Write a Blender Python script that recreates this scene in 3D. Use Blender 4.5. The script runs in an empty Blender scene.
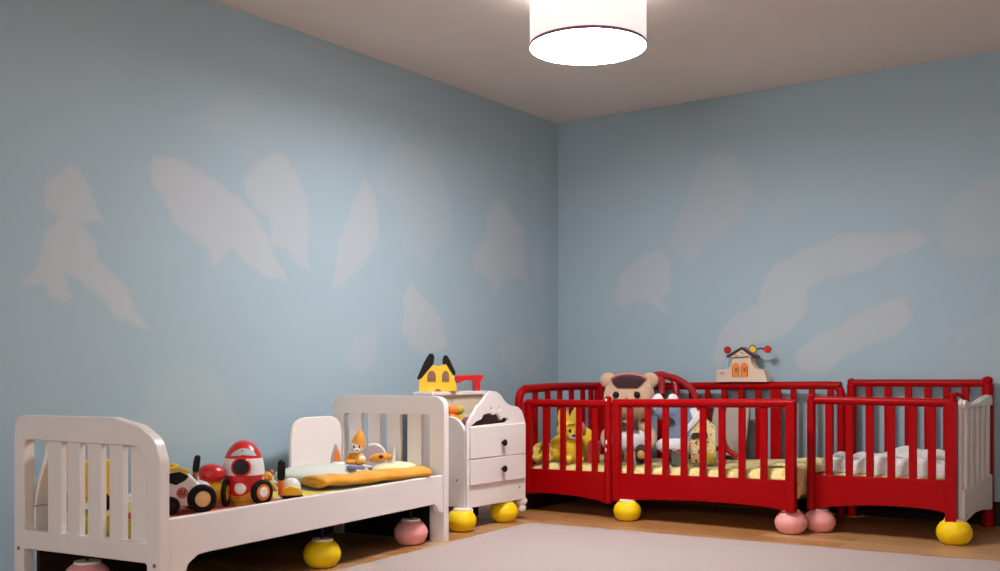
import bpy, bmesh, math, random
import numpy as np
from mathutils import Vector, Matrix, Euler
random.seed(7)
SC = bpy.context.scene
COL = SC.collection
PI = math.pi

# ---------------------------------------------------------------- camera
CAM = Vector((4.559, -7.082, 0.945))
YAW = math.radians(35.95)
cd = bpy.data.cameras.new('camera')
cam = bpy.data.objects.new('camera', cd)
COL.objects.link(cam)
cam.location = CAM
cam.rotation_euler = (PI / 2, 0, YAW)
cd.sensor_width = 36
cd.lens = 1044 / 1000 * 36
cd.shift_x = 0.0
cd.shift_y = (374 - 285.5) / 1000
cd.clip_start = 0.05
SC.camera = cam

# ---------------------------------------------------------------- world, exposure
w = bpy.data.worlds.new('world')
SC.world = w
w.use_nodes = True
w.node_tree.nodes['Background'].inputs[0].default_value = (0.6, 0.7, 0.8, 1)
w.node_tree.nodes['Background'].inputs[1].default_value = 0.0
SC.view_settings.view_transform = 'Standard'
SC.view_settings.look = 'None'
SC.view_settings.gamma = 1
SC.view_settings.use_curve_mapping = False
SC.view_settings.exposure = 0.0
LAMP_DISC = 90.0      # what the lamp's bottom diffuser gives off
LAMP_SHADE = 0.72      # what its fabric sides give off
LAMP_BULB = 26.0      # the bulb inside, which lights the ceiling through the open top
LAMP_COL = (0.98, 0.985, 1.0)

# added fill light at a made-up window in the wall behind the camera
FILL_WIN = (4.0, 2.1, 2.6, 1.3)      # centre x, centre z, width, height
sk = bpy.data.lights.new('fill_light', 'AREA')
sk.shape = 'RECTANGLE'
sk.size, sk.size_y = FILL_WIN[2], FILL_WIN[3]
sk.energy = 112
sk.color = (0.93, 0.97, 1.0)
sko = bpy.data.objects.new('fill_light', sk)
COL.objects.link(sko)
sko.location = (FILL_WIN[0], -10.4 + 0.06, FILL_WIN[1])
sko.rotation_euler = (-PI / 2, 0, PI)


# ---------------------------------------------------------------- materials
def srgb(r, g, b):
    f = lambda c: (c / 255) / 12.92 if c <= 10 else ((c / 255 + 0.055) / 1.055) ** 2.4
    return (f(r), f(g), f(b), 1)


def mat(name, col, rough=0.5, var=0.06, scale=9.0, bump=0.0, bscale=60.0, coat=0.0, spec=0.5, sheen=0.0):
    m = bpy.data.materials.new(name)
    m.use_nodes = True
    nt = m.node_tree
    b = nt.nodes['Principled BSDF']
    tc = nt.nodes.new('ShaderNodeTexCoord')
    n = nt.nodes.new('ShaderNodeTexNoise')
    n.inputs['Scale'].default_value = scale
    n.inputs['Detail'].default_value = 4
    nt.links.new(tc.outputs['Object'], n.inputs['Vector'])
    r = nt.nodes.new('ShaderNodeValToRGB')
    c = Vector(col[:3])
    r.color_ramp.elements[0].position = 0.3
    r.color_ramp.elements[1].position = 0.7
    r.color_ramp.elements[0].color = (*(c * (1 - var)), 1)
    r.color_ramp.elements[1].color = (*[min(1, x * (1 + var)) for x in c], 1)
    nt.links.new(n.outputs['Fac'], r.inputs['Fac'])
    nt.links.new(r.outputs['Color'], b.inputs['Base Color'])
    b.inputs['Roughness'].default_value = rough
    b.inputs['Coat Weight'].default_value = coat
    b.inputs['Coat Roughness'].default_value = 0.15
    b.inputs['Specular IOR Level'].default_value = spec
    b.inputs['Sheen Weight'].default_value = sheen
    if bump:
        n2 = nt.nodes.new('ShaderNodeTexNoise')
        n2.inputs['Scale'].default_value = bscale
        n2.inputs['Detail'].default_value = 6
        nt.links.new(tc.outputs['Object'], n2.inputs['Vector'])
        bp = nt.nodes.new('ShaderNodeBump')
        bp.inputs['Strength'].default_value = bump
        bp.inputs['Distance'].default_value = 0.01
        nt.links.new(n2.outputs['Fac'], bp.inputs['Height'])
        nt.links.new(bp.outputs['Normal'], b.inputs['Normal'])
    return m


def ramp_mat(name, stops, scale, rough=0.85, distort=0.0, rot=(0, 0, 0), kind='noise', bump=0.25, interp='CONSTANT', bscale=25.0):
    """cloth printed with patches or bands of several colours"""
    m = bpy.data.materials.new(name)
    m.use_nodes = True
    nt = m.node_tree
    b = nt.nodes['Principled BSDF']
    tc = nt.nodes.new('ShaderNodeTexCoord')
    mp = nt.nodes.new('ShaderNodeMapping')
    mp.inputs['Rotation'].default_value = rot
    nt.links.new(tc.outputs['Object'], mp.inputs['Vector'])
    if kind == 'wave':
        t = nt.nodes.new('ShaderNodeTexWave')
        t.inputs['Distortion'].default_value = distort
        t.inputs['Detail'].default_value = 1.5
    else:
        t = nt.nodes.new('ShaderNodeTexNoise')
        t.inputs['Detail'].default_value = 3
        t.inputs['Distortion'].default_value = distort
    t.inputs['Scale'].default_value = scale
    nt.links.new(mp.outputs['Vector'], t.inputs['Vector'])
    r = nt.nodes.new('ShaderNodeValToRGB')
    r.color_ramp.interpolation = interp
    els = r.color_ramp.elements
    els[0].position, els[0].color = stops[0]
    els[1].position, els[1].color = stops[1]
    for p, c in stops[2:]:
        e = els.new(p)
        e.color = c
    nt.links.new(t.outputs['Fac'], r.inputs['Fac'])
    nt.links.new(r.outputs['Color'], b.inputs['Base Color'])
    b.inputs['Roughness'].default_value = rough
    b.inputs['Sheen Weight'].default_value = 0.2
    n2 = nt.nodes.new('ShaderNodeTexNoise')
    n2.inputs['Scale'].default_value = bscale
    n2.inputs['Detail'].default_value = 5
    nt.links.new(tc.outputs['Object'], n2.inputs['Vector'])
    bp = nt.nodes.new('ShaderNodeBump')
    bp.inputs['Strength'].default_value = bump
    bp.inputs['Distance'].default_value = 0.02
    nt.links.new(n2.outputs['Fac'], bp.inputs['Height'])
    nt.links.new(bp.outputs['Normal'], b.inputs['Normal'])
    return m


def wall_mat():
    """sky-blue paint; the painted clouds come from the wall's own paint attribute"""
    m = bpy.data.materials.new('mural_paint')
    m.use_nodes = True
    nt = m.node_tree
    b = nt.nodes['Principled BSDF']
    tc = nt.nodes.new('ShaderNodeTexCoord')
    n = nt.nodes.new('ShaderNodeTexNoise')
    n.inputs['Scale'].default_value = 1.3
    n.inputs['Detail'].default_value = 3
    nt.links.new(tc.outputs['Object'], n.inputs['Vector'])
    r = nt.nodes.new('ShaderNodeValToRGB')
    r.color_ramp.elements[0].position = 0.3
    r.color_ramp.elements[1].position = 0.7
    r.color_ramp.elements[0].color = WALL_A
    r.color_ramp.elements[1].color = WALL_B
    nt.links.new(n.outputs['Fac'], r.inputs['Fac'])
    at = nt.nodes.new('ShaderNodeAttribute')
    at.attribute_name = 'paint'
    mx = nt.nodes.new('ShaderNodeMix')
    mx.data_type = 'RGBA'
    nt.links.new(at.outputs['Fac'], mx.inputs['Factor'])
    nt.links.new(r.outputs['Color'], mx.inputs[6])
    mx.inputs[7].default_value = CLOUD
    nt.links.new(mx.outputs[2], b.inputs['Base Color'])
    b.inputs['Roughness'].default_value = 0.75
    b.inputs['Specular IOR Level'].default_value = 0.25
    n2 = nt.nodes.new('ShaderNodeTexNoise')
    n2.inputs['Scale'].default_value = 140
    nt.links.new(tc.outputs['Object'], n2.inputs['Vector'])
    bp = nt.nodes.new('ShaderNodeBump')
    bp.inputs['Strength'].default_value = 0.05
    bp.inputs['Distance'].default_value = 0.004
    nt.links.new(n2.outputs['Fac'], bp.inputs['Height'])
    nt.links.new(bp.outputs['Normal'], b.inputs['Normal'])
    return m


def floor_mat():
    m = bpy.data.materials.new('oak_planks')
    m.use_nodes = True
    nt = m.node_tree
    b = nt.nodes['Principled BSDF']
    tc = nt.nodes.new('ShaderNodeTexCoord')
    br = nt.nodes.new('ShaderNodeTexBrick')
    br.offset = 0.37
    br.inputs['Color1'].default_value = srgb(206, 164, 118)
    br.inputs['Color2'].default_value = srgb(184, 122, 62)
    br.inputs['Mortar'].default_value = srgb(96, 62, 38)
    br.inputs['Scale'].default_value = 1.0
    br.inputs['Mortar Size'].default_value = 0.0018
    br.inputs['Brick Width'].default_value = 1.35
    br.inputs['Row Height'].default_value = 0.125
    nt.links.new(tc.outputs['Object'], br.inputs['Vector'])
    mp = nt.nodes.new('ShaderNodeMapping')
    mp.inputs['Scale'].default_value = (1.2, 22, 1)
    nt.links.new(tc.outputs['Object'], mp.inputs['Vector'])
    n = nt.nodes.new('ShaderNodeTexNoise')
    n.inputs['Scale'].default_value = 3.0
    n.inputs['Detail'].default_value = 7
    n.inputs['Distortion'].default_value = 0.6
    nt.links.new(mp.outputs['Vector'], n.inputs['Vector'])
    mx = nt.nodes.new('ShaderNodeMix')
    mx.data_type = 'RGBA'
    mx.blend_type = 'MULTIPLY'
    mx.inputs['Factor'].default_value = 1.0
    r = nt.nodes.new('ShaderNodeValToRGB')
    r.color_ramp.elements[0].position = 0.3
    r.color_ramp.elements[1].position = 0.75
    r.color_ramp.elements[0].color = (0.66, 0.6, 0.54, 1)
    r.color_ramp.elements[1].color = (1, 1, 1, 1)
    nt.links.new(n.outputs['Fac'], r.inputs['Fac'])
    nt.links.new(br.outputs['Color'], mx.inputs[6])
    nt.links.new(r.outputs['Color'], mx.inputs[7])
    nt.links.new(mx.outputs[2], b.inputs['Base Color'])
    b.inputs['Roughness'].default_value = 0.42
    return m


def rug_mat():
    m = bpy.data.materials.new('woven_rug')
    m.use_nodes = True
    nt = m.node_tree
    b = nt.nodes['Principled BSDF']
    tc = nt.nodes.new('ShaderNodeTexCoord')
    hs = []
    for ang in (0.7, -0.7):
        mp = nt.nodes.new('ShaderNodeMapping')
        mp.inputs['Rotation'].default_value = (0, 0, ang)
        nt.links.new(tc.outputs['Object'], mp.inputs['Vector'])
        wv = nt.nodes.new('ShaderNodeTexWave')
        wv.inputs['Scale'].default_value = 30
        wv.inputs['Distortion'].default_value = 0.6
        wv.inputs['Detail'].default_value = 1
        nt.links.new(mp.outputs['Vector'], wv.inputs['Vector'])
        hs.append(wv)
    mu = nt.nodes.new('ShaderNodeMath')
    mu.operation = 'MULTIPLY'
    nt.links.new(hs[0].outputs['Fac'], mu.inputs[0])
    nt.links.new(hs[1].outputs['Fac'], mu.inputs[1])
    r = nt.nodes.new('ShaderNodeValToRGB')
    r.color_ramp.elements[0].position = 0.0
    r.color_ramp.elements[1].position = 0.6
    r.color_ramp.elements[0].color = RUG_A
    r.color_ramp.elements[1].color = RUG_B
    nt.links.new(mu.outputs[0], r.inputs['Fac'])
    nt.links.new(r.outputs['Color'], b.inputs['Base Color'])
    b.inputs['Roughness'].default_value = 0.95
    b.inputs['Specular IOR Level'].default_value = 0.1
    bp = nt.nodes.new('ShaderNodeBump')
    bp.inputs['Strength'].default_value = 0.35
    bp.inputs['Distance'].default_value = 0.004
    nt.links.new(mu.outputs[0], bp.inputs['Height'])
    nt.links.new(bp.outputs['Normal'], b.inputs['Normal'])
    return m


def emit_mat(name, col, strength, base=(0.9, 0.88, 0.85)):
    m = bpy.data.materials.new(name)
    m.use_nodes = True
    b = m.node_tree.nodes['Principled BSDF']
    b.inputs['Base Color'].default_value = (*base, 1)
    b.inputs['Emission Color'].default_value = (*col, 1)
    b.inputs['Emission Strength'].default_value = strength
    b.inputs['Roughness'].default_value = 0.8
    return m


WALL_A = srgb(159, 178, 188)
WALL_B = srgb(162, 181, 191)
CLOUD = srgb(177, 184, 190)
RUG_A = srgb(172, 154, 148)
RUG_B = srgb(195, 178, 172)

M = {}
M['wall'] = wall_mat()
M['plain'] = mat('warm_white_plaster', srgb(236, 230, 224), 0.9, 0.01)
M['ceil'] = mat('ceiling_paint', srgb(228, 219, 214), 0.9, 0.01, bump=0.04, bscale=120)
M['floor'] = floor_mat()
M['rug'] = rug_mat()
M['darkwood_shade'] = mat('dark_wood_and_shade', srgb(40, 26, 20), 0.6, 0.1, 6, spec=0.2)  # near-black: rear legs, plus boards whose colour stands in for shade
M['white'] = mat('white_lacquer', srgb(234, 223, 219), 0.42, 0.015, 5, coat=0.1)
M['beige'] = mat('beige_board', srgb(222, 202, 178), 0.5, 0.02)
M['red'] = mat('red_lacquer', srgb(158, 2, 8), 0.36, 0.04, 5, spec=0.12)
M['yellowball'] = mat('yellow_lacquer', srgb(250, 208, 16), 0.5, 0.03, 4, spec=0.3)
M['pinkball'] = mat('pink_lacquer', srgb(244, 164, 160), 0.5, 0.03, 4, spec=0.3)
M['cap'] = mat('white_cap', srgb(240, 230, 216), 0.5, 0.01)
M['black'] = mat('black_plastic', srgb(16, 13, 13), 0.5, 0.05, spec=0.25)
M['rubber'] = mat('black_rubber', srgb(15, 12, 12), 0.8, 0.1, bump=0.15, spec=0.25)
M['steel'] = mat('screw_metal', srgb(120, 112, 106), 0.35, 0.02)
M['fill_pane'] = mat('fill_window_glass', srgb(200, 214, 222), 0.08, 0.01)
M['shadebase'] = mat('mauve_band', srgb(128, 84, 106), 0.7, 0.02)
M['shade'] = emit_mat('lit_lamp_shade', (1.0, 0.93, 0.905), LAMP_SHADE, base=(0.7, 0.66, 0.64))
M['disc'] = emit_mat('lit_diffuser', LAMP_COL, LAMP_DISC)
M['toywhite'] = mat('toy_white', srgb(236, 230, 226), 0.35, 0.02, coat=0.2)
M['toyyellow'] = mat('toy_yellow', srgb(240, 192, 40), 0.45, 0.05)
M['toyamber'] = mat('toy_amber', srgb(222, 168, 60), 0.55, 0.08, 14)
M['toyred'] = mat('toy_red', srgb(206, 26, 30), 0.3, 0.03, coat=0.3)
M['toycrimson'] = mat('toy_crimson', srgb(164, 12, 22), 0.3, 0.05, coat=0.3)
M['toyorange'] = mat('toy_orange', srgb(236, 124, 34), 0.45, 0.05)
M['tan'] = mat('tan_hub', srgb(236, 190, 130), 0.5, 0.04)
M['brown'] = mat('brown_print', srgb(150, 84, 50), 0.6, 0.1)
M['darkbrown'] = mat('dark_brown_cloth', srgb(66, 34, 30), 0.8, 0.1, sheen=0.2)
M['glassblue'] = mat('pale_window', srgb(190, 204, 208), 0.25, 0.03)
M['bearfur'] = mat('beige_plush', srgb(206, 168, 138), 0.95, 0.06, 40, bump=0.5, bscale=140, sheen=0.4)
M['maroon'] = mat('maroon_felt', srgb(52, 14, 24), 0.95, 0.06, sheen=0.2)
M['whitecloth'] = mat('white_cloth', srgb(226, 222, 220), 0.9, 0.03, bump=0.3, bscale=40)
M['bluecloth'] = mat('slate_blue_cloth', srgb(120, 136, 164), 0.9, 0.06, bump=0.3, bscale=40)
M['greybox'] = mat('grey_card', srgb(120, 124, 122), 0.8, 0.04)
M['yellowplush'] = mat('yellow_plush', srgb(230, 184, 30), 0.9, 0.08, 12, bump=0.3, bscale=60, sheen=0.3)
M['oliveplush'] = mat('olive_yellow_plush', srgb(200, 176, 60), 0.9, 0.1, 12, bump=0.3, bscale=60, sheen=0.3)
M['pinkcloth'] = mat('pink_cloth', srgb(206, 110, 96), 0.8, 0.05)
M['greywood'] = mat('grey_washed_wood', srgb(178, 162, 150), 0.7, 0.07, 6)
M['natural'] = mat('pale_wood', srgb(214, 190, 168), 0.6, 0.05, 8)
M['plum'] = mat('plum_cloth', srgb(132, 72, 104), 0.85, 0.06)
M['violet'] = mat('violet_blue_card', srgb(116, 116, 168), 0.7, 0.05)
M['lilac'] = mat('lilac_grey_board', srgb(184, 172, 182), 0.6, 0.04)
M['creamfur'] = mat('cream_plush', srgb(216, 200, 184), 0.95, 0.06, 40, bump=0.4, bscale=120, sheen=0.3)
M['orangefur'] = mat('orange_plush', srgb(222, 150, 48), 0.9, 0.1, 30, bump=0.4, bscale=120, sheen=0.3)
M['mustard'] = mat('mustard_quilt', srgb(222, 152, 32), 0.85, 0.1, 7, bump=0.5, bscale=30, sheen=0.25)
M['pillow'] = mat('pale_grey_green_linen', srgb(206, 208, 196), 0.9, 0.04, 6, bump=0.4, bscale=18)
M['cream'] = mat('cream_green_linen', srgb(224, 220, 176), 0.9, 0.05, 6, bump=0.4, bscale=18)
M['redcloth'] = mat('red_orange_cloth', srgb(206, 92, 54), 0.9, 0.08, bump=0.3, bscale=30)
M['sheet'] = ramp_mat('yellow_lilac_sheet', [(0.0, srgb(214, 196, 56)), (0.38, srgb(160, 154, 182)), (0.62, srgb(222, 204, 60)), (0.80, srgb(150, 172, 150)), (0.88, srgb(214, 196, 56))], 0.42, distort=1.6, kind='wave', rot=(0, 0, 0.9), bump=0.2)
M['yellowprint'] = ramp_mat('yellow_printed_cotton', [(0.0, srgb(196, 160, 78)), (0.34, srgb(226, 206, 118)), (0.56, srgb(232, 216, 150)), (0.66, srgb(204, 176, 92)), (0.74, srgb(226, 214, 170))], 9, distort=1.2, bump=0.35, interp='LINEAR')
M['whiteprint'] = ramp_mat('white_grey_printed_quilt', [(0.0, srgb(170, 158, 150)), (0.36, srgb(226, 216, 210)), (0.6, srgb(236, 228, 222)), (0.72, srgb(200, 188, 180)), (0.78, srgb(232, 222, 216))], 13, distort=1.0, bump=0.5, interp='LINEAR')
M['florals'] = ramp_mat('yellow_floral_cloth', [(0.0, srgb(120, 96, 50)), (0.38, srgb(206, 176, 60)), (0.55, srgb(222, 196, 90)), (0.66, srgb(226, 214, 170)), (0.75, srgb(190, 150, 50))], 28, distort=1.0, bump=0.5)
M['tinyprint'] = ramp_mat('cream_house_print', [(0.0, srgb(120, 60, 40)), (0.385, srgb(220, 200, 140)), (0.56, srgb(232, 218, 180)), (0.615, srgb(186, 96, 60)), (0.65, srgb(222, 200, 130))], 26, distort=0.8, bump=0.1)


# ---------------------------------------------------------------- mesh helpers
def bm_():
    return bmesh.new()


def obj(name, bm, m, parent=None, bevel=0.0, segs=2, sub=0, angle=38, loc=None, rot=None):
    bmesh.ops.recalc_face_normals(bm, faces=bm.faces)
    me = bpy.data.meshes.new(name)
    bm.to_mesh(me)
    bm.free()
    for mm in (m if isinstance(m, (list, tuple)) else [m]):
        me.materials.append(mm)
    me.polygons.foreach_set('use_smooth', [True] * len(me.polygons))
    me.set_sharp_from_angle(angle=math.radians(angle))
    o = bpy.data.objects.new(name, me)
    COL.objects.link(o)
    if parent:
        o.parent = parent
    if loc:
        o.location = loc
    if rot:
        o.rotation_euler = rot
    if bevel:
        b = o.modifiers.new('bevel', 'BEVEL')
        b.width = bevel
        b.segments = segs
        b.limit_method = 'ANGLE'
        b.angle_limit = math.radians(40)
        b.use_clamp_overlap = True
        b.harden_normals = True
    if sub:
        s = o.modifiers.new('sub', 'SUBSURF')
        s.levels = sub
        s.render_levels = sub
    return o


def thing(name, label, cat, loc=(0, 0, 0), rotz=0, group=None):
    o = bpy.data.objects.new(name, None)
    COL.objects.link(o)
    o.location = loc
    o.rotation_euler = (0, 0, rotz)
    o.empty_display_size = 0.05
    o['label'] = label
    o['category'] = cat
    if group:
        o['group'] = group
    return o


def tag(o, label, cat, group=None):
    o['label'] = label
    o['category'] = cat
    if group:
        o['group'] = group
    return o


def struct(o):
    o['kind'] = 'structure'
    return o


def box(bm, c, s, rot=(0, 0, 0), mi=0):
    mtx = Matrix.Translation(c) @ Euler(rot).to_matrix().to_4x4() @ Matrix.Diagonal((s[0], s[1], s[2], 1))
    r = bmesh.ops.create_cube(bm, size=1, matrix=mtx)
    for f in {f for v in r['verts'] for f in v.link_faces}:
        f.material_index = mi
    return r['verts']


def rpoly(pts, rad, n=6):
    """polygon with rounded corners; rad is one radius or one per corner"""
    out = []
    k = len(pts)
    rads = rad if isinstance(rad, (list, tuple)) else [rad] * k
    for i in range(k):
        p, a, b = Vector(pts[i]), Vector(pts[i - 1]), Vector(pts[(i + 1) % k])
        r = rads[i]
        if r <= 0:
            out.append(tuple(p))
            continue
        u, v = (a - p).normalized(), (b - p).normalized()
        ang = u.angle(v)
        if ang > PI - 0.05:
            out.append(tuple(p))
            continue
        d = min(r / math.tan(ang / 2), (a - p).length * .49, (b - p).length * .49)
        p0, p1 = p + u * d, p + v * d
        for j in range(n + 1):
            t = j / n
            q = p0 * (1 - t) ** 2 + p * 2 * t * (1 - t) + p1 * t * t
            out.append(tuple(q))
    return out


def plane_xz(y):      # u -> x, v -> z, depth -> +y from y
    return lambda u, v, d: Vector((u, y + d, v))


def plane_yz(x):
    return lambda u, v, d: Vector((x + d, u, v))


def plane_xy(z):
    return lambda u, v, d: Vector((u, v, z + d))


def prism(bm, outer, thick, fn, holes=(), mi=0):
    loops = []
    for l in [outer] + list(holes):
        q = []
        for p in l:
            if not q or math.hypot(p[0] - q[-1][0], p[1] - q[-1][1]) > 6e-4:
                q.append(p)
        if math.hypot(q[0][0] - q[-1][0], q[0][1] - q[-1][1]) < 6e-4:
            q.pop()
        loops.append(q)
    flat = [p for l in loops for p in l]
    t2 = bmesh.new()
    tv = [t2.verts.new((p[0], p[1], 0)) for p in flat]
    k0 = 0
    for l in loops:
        for i in range(len(l)):
            t2.edges.new((tv[k0 + i], tv[k0 + (i + 1) % len(l)]))
        k0 += len(l)
    t2.verts.index_update()
    bmesh.ops.triangle_fill(t2, use_beauty=True, use_dissolve=False, edges=t2.edges[:])
    rim = [e for e in t2.edges if len(e.link_faces) == 2]
    bmesh.ops.dissolve_limit(t2, angle_limit=.01, verts=[], edges=rim)
    caps = [[v.index for v in f.verts] for f in t2.faces]
    t2.free()
    va = [bm.verts.new(fn(p[0], p[1], 0)) for p in flat]
    vb = [bm.verts.new(fn(p[0], p[1], thick)) for p in flat]
    for t in caps:
        try:
            f = bm.faces.new([va[i] for i in t]); f.material_index = mi
            f = bm.faces.new([vb[i] for i in reversed(t)]); f.material_index = mi
        except ValueError:
            pass
    o = 0
    for l in loops:
        n = len(l)
        for i in range(n):
            j = (i + 1) % n
            try:
                f = bm.faces.new((va[o + i], va[o + j], vb[o + j], vb[o + i])); f.material_index = mi
            except ValueError:
                pass
        o += n


def tube(bm, pts, r, n=12, closed=False, flat=None):
    """round bar along a path; r may be a list; flat=(a,b) squashes the section"""
    P = [Vector(p) for p in pts]
    k = len(P)
    R = r if isinstance(r, (list, tuple)) else [r] * k
    rings = []
    up = Vector((0, 0, 1))
    prev = None
    for i in range(k):
        if closed:
            t = (P[(i + 1) % k] - P[i - 1]).normalized()
        else:
            t = (P[min(i + 1, k - 1)] - P[max(i - 1, 0)]).normalized()
        if prev is None:
            a = up if abs(t.z) < .9 else Vector((1, 0, 0))
            nrm = (a - t * a.dot(t)).normalized()
        else:
            nrm = (prev - t * prev.dot(t)).normalized()
        prev = nrm
        bn = t.cross(nrm)
        fa, fb = flat if flat else (1, 1)
        rings.append([bm.verts.new(P[i] + (nrm * math.cos(2 * PI * j / n) * fa + bn * math.sin(2 * PI * j / n) * fb) * R[i]) for j in range(n)])
    m = k if closed else k - 1
    for i in range(m):
        A, B = rings[i], rings[(i + 1) % k]
        for j in range(n):
            bm.faces.new((A[j], A[(j + 1) % n], B[(j + 1) % n], B[j]))
    if not closed:
        bm.faces.new(list(reversed(rings[0])))
        bm.faces.new(rings[-1])


def spline(pts, n=8):
    P = [Vector(p) for p in pts]
    out = []
    for i in range(len(P) - 1):
        p0, p1, p2, p3 = P[max(i - 1, 0)], P[i], P[i + 1], P[min(i + 2, len(P) - 1)]
        for j in range(n):
            t = j / n
            out.append(0.5 * ((2 * p1) + (p2 - p0) * t + (2 * p0 - 5 * p1 + 4 * p2 - p3) * t * t + (3 * p1 - p0 - 3 * p2 + p3) * t ** 3))
    out.append(P[-1])
    return out


def lathe(bm, prof, n=32, mtx=None, keep=None, cap=True):
    mtx = mtx or Matrix.Identity(4)
    rings = []
    for r, z in prof:
        if r < 1e-5:
            rings.append([bm.verts.new(mtx @ Vector((0, 0, z)))])
        else:
            rings.append([bm.verts.new(mtx @ Vector((r * math.cos(2 * PI * j / n), r * math.sin(2 * PI * j / n), z))) for j in range(n)])
    for i in range(len(rings) - 1):
        A, B = rings[i], rings[i + 1]
        for j in range(n):
            if keep and not keep((prof[i][1] + prof[i + 1][1]) / 2, 2 * PI * (j + .5) / n):
                continue
            k = (j + 1) % n
            if len(A) == 1 and len(B) == 1:
                continue
            if len(A) == 1:
                bm.faces.new((A[0], B[k], B[j]))
            elif len(B) == 1:
                bm.faces.new((A[j], A[k], B[0]))
            else:
                bm.faces.new((A[j], A[k], B[k], B[j]))
    if cap and not keep:
        if len(rings[0]) > 1:
            bm.faces.new(list(reversed(rings[0])))
        if len(rings[-1]) > 1:
            bm.faces.new(rings[-1])
    if keep:
        bmesh.ops.delete(bm, geom=[v for v in bm.verts if not v.link_faces], context='VERTS')


def ell(bm, c, r, rot=(0, 0, 0), u=24, v=16, e=1.0):
    """ellipsoid; e < 1 squares it off (superellipsoid)"""
    mtx = Matrix.Translation(c) @ Euler(rot).to_matrix().to_4x4()
    s = bmesh.ops.create_uvsphere(bm, u_segments=u, v_segments=v, radius=1)
    for x in s['verts']:
        q = x.co
        if e != 1.0:
            q = Vector([math.copysign(abs(k) ** e, k) for k in q])
        x.co = mtx @ Vector((q.x * r[0], q.y * r[1], q.z * r[2]))
    return s['verts']


def disc_mtx(c, d):
    """matrix whose local z points along d, at c"""
    return Matrix.Translation(c) @ Vector(d).to_track_quat('Z', 'Y').to_matrix().to_4x4()


def facing(x, y):
    """turn about z that brings a thing's own -y side towards the middle of the room's near side"""
    return math.atan2(CAM.x - x, -(CAM.y - y))


# ---------------------------------------------------------------- room shell
RX, RY, RZ = 5.6, -10.4, 2.96
F_PX, HZ = 1044.0, 374.0
FWD = np.array([-math.sin(YAW), math.cos(YAW)])
RGT = np.array([math.cos(YAW), math.sin(YAW)])


def on_left(px, py):
    d = FWD + RGT * (px - 500) / F_PX
    t = (0 - CAM.x) / d[0]
    return (CAM.y + d[1] * t, CAM.z - t * (py - HZ) / F_PX)


def on_back(px, py):
    d = FWD + RGT * (px - 500) / F_PX
    t = (0 - CAM.y) / d[1]
    return (CAM.x + d[0] * t, CAM.z - t * (py - HZ) / F_PX)


def scl(pts, s, ox, oy):
    return [(x / s + ox, y / s + oy) for x, y in pts]


A1 = lambda p: scl(p, 1.729, 0, 100)
A2 = lambda p: scl(p, 1.904, 320, 100)
A3 = lambda p: scl(p, 2.038, 580, 120)
# outlines of the painted clouds: (strength, outline)
LEFT_CLOUDS = [
    (1.0, A1([(122, 110), (145, 130), (160, 165), (175, 205), (183, 213), (165, 208), (145, 215), (115, 205), (95, 195), (80, 190), (75, 160), (82, 140), (105, 130)])),
    (1.0, A1([(105, 197), (140, 215), (165, 245), (170, 280), (200, 305), (225, 335), (245, 375), (262, 398), (225, 385), (200, 375), (175, 340), (135, 310), (110, 297), (118, 325), (128, 343), (105, 348), (85, 338), (75, 315), (38, 320), (65, 290), (72, 260), (80, 225)])),
    (1.0, A1([(265, 98), (300, 98), (340, 120), (375, 140), (405, 165), (440, 195), (465, 240), (480, 280), (497, 313), (460, 306), (430, 285), (400, 255), (372, 290), (360, 258), (330, 235), (300, 210), (285, 175), (262, 145)])),
    (0.8, A1([(470, 90), (490, 95), (515, 130), (530, 170), (536, 220), (530, 270), (552, 308), (520, 285), (495, 255), (470, 255), (465, 200), (440, 185), (425, 165), (425, 130), (445, 110)])),
    (0.25, A1([(310, 35), (370, 5), (430, 0), (460, 20), (480, 70), (470, 90), (430, 100), (400, 60)])),
    (0.35, A1([(300, 452), (350, 458), (385, 490), (410, 535), (440, 590), (210, 590), (260, 490)])),
    (0.8, A2([(85, 148), (105, 180), (112, 235), (110, 270), (98, 290), (80, 320), (45, 350), (25, 365), (30, 320), (35, 265), (55, 225), (70, 180)])),
    (0.35, A2([(100, 140), (150, 75), (200, 90), (235, 150), (250, 210), (245, 270), (200, 310), (170, 300), (150, 250), (140, 200), (110, 175)])),
    (0.75, A2([(335, 185), (360, 200), (372, 235), (388, 245), (388, 310), (398, 345), (360, 340), (335, 370), (320, 340), (295, 325), (290, 295), (315, 265), (318, 215)])),
    (0.5, A2([(415, 275), (425, 300), (430, 340), (418, 360), (405, 320), (408, 290)])),
    (0.95, A2([(175, 345), (200, 380), (235, 420), (242, 470), (200, 485), (170, 470), (155, 440), (158, 380)])),
    (0.5, A2([(95, 430), (110, 440), (108, 490), (85, 520), (55, 510), (48, 480), (70, 450)])),
    (0.5, A2([(375, 440), (400, 450), (428, 445), (430, 490), (410, 520), (370, 530), (345, 500), (340, 470)])),
]
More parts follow.
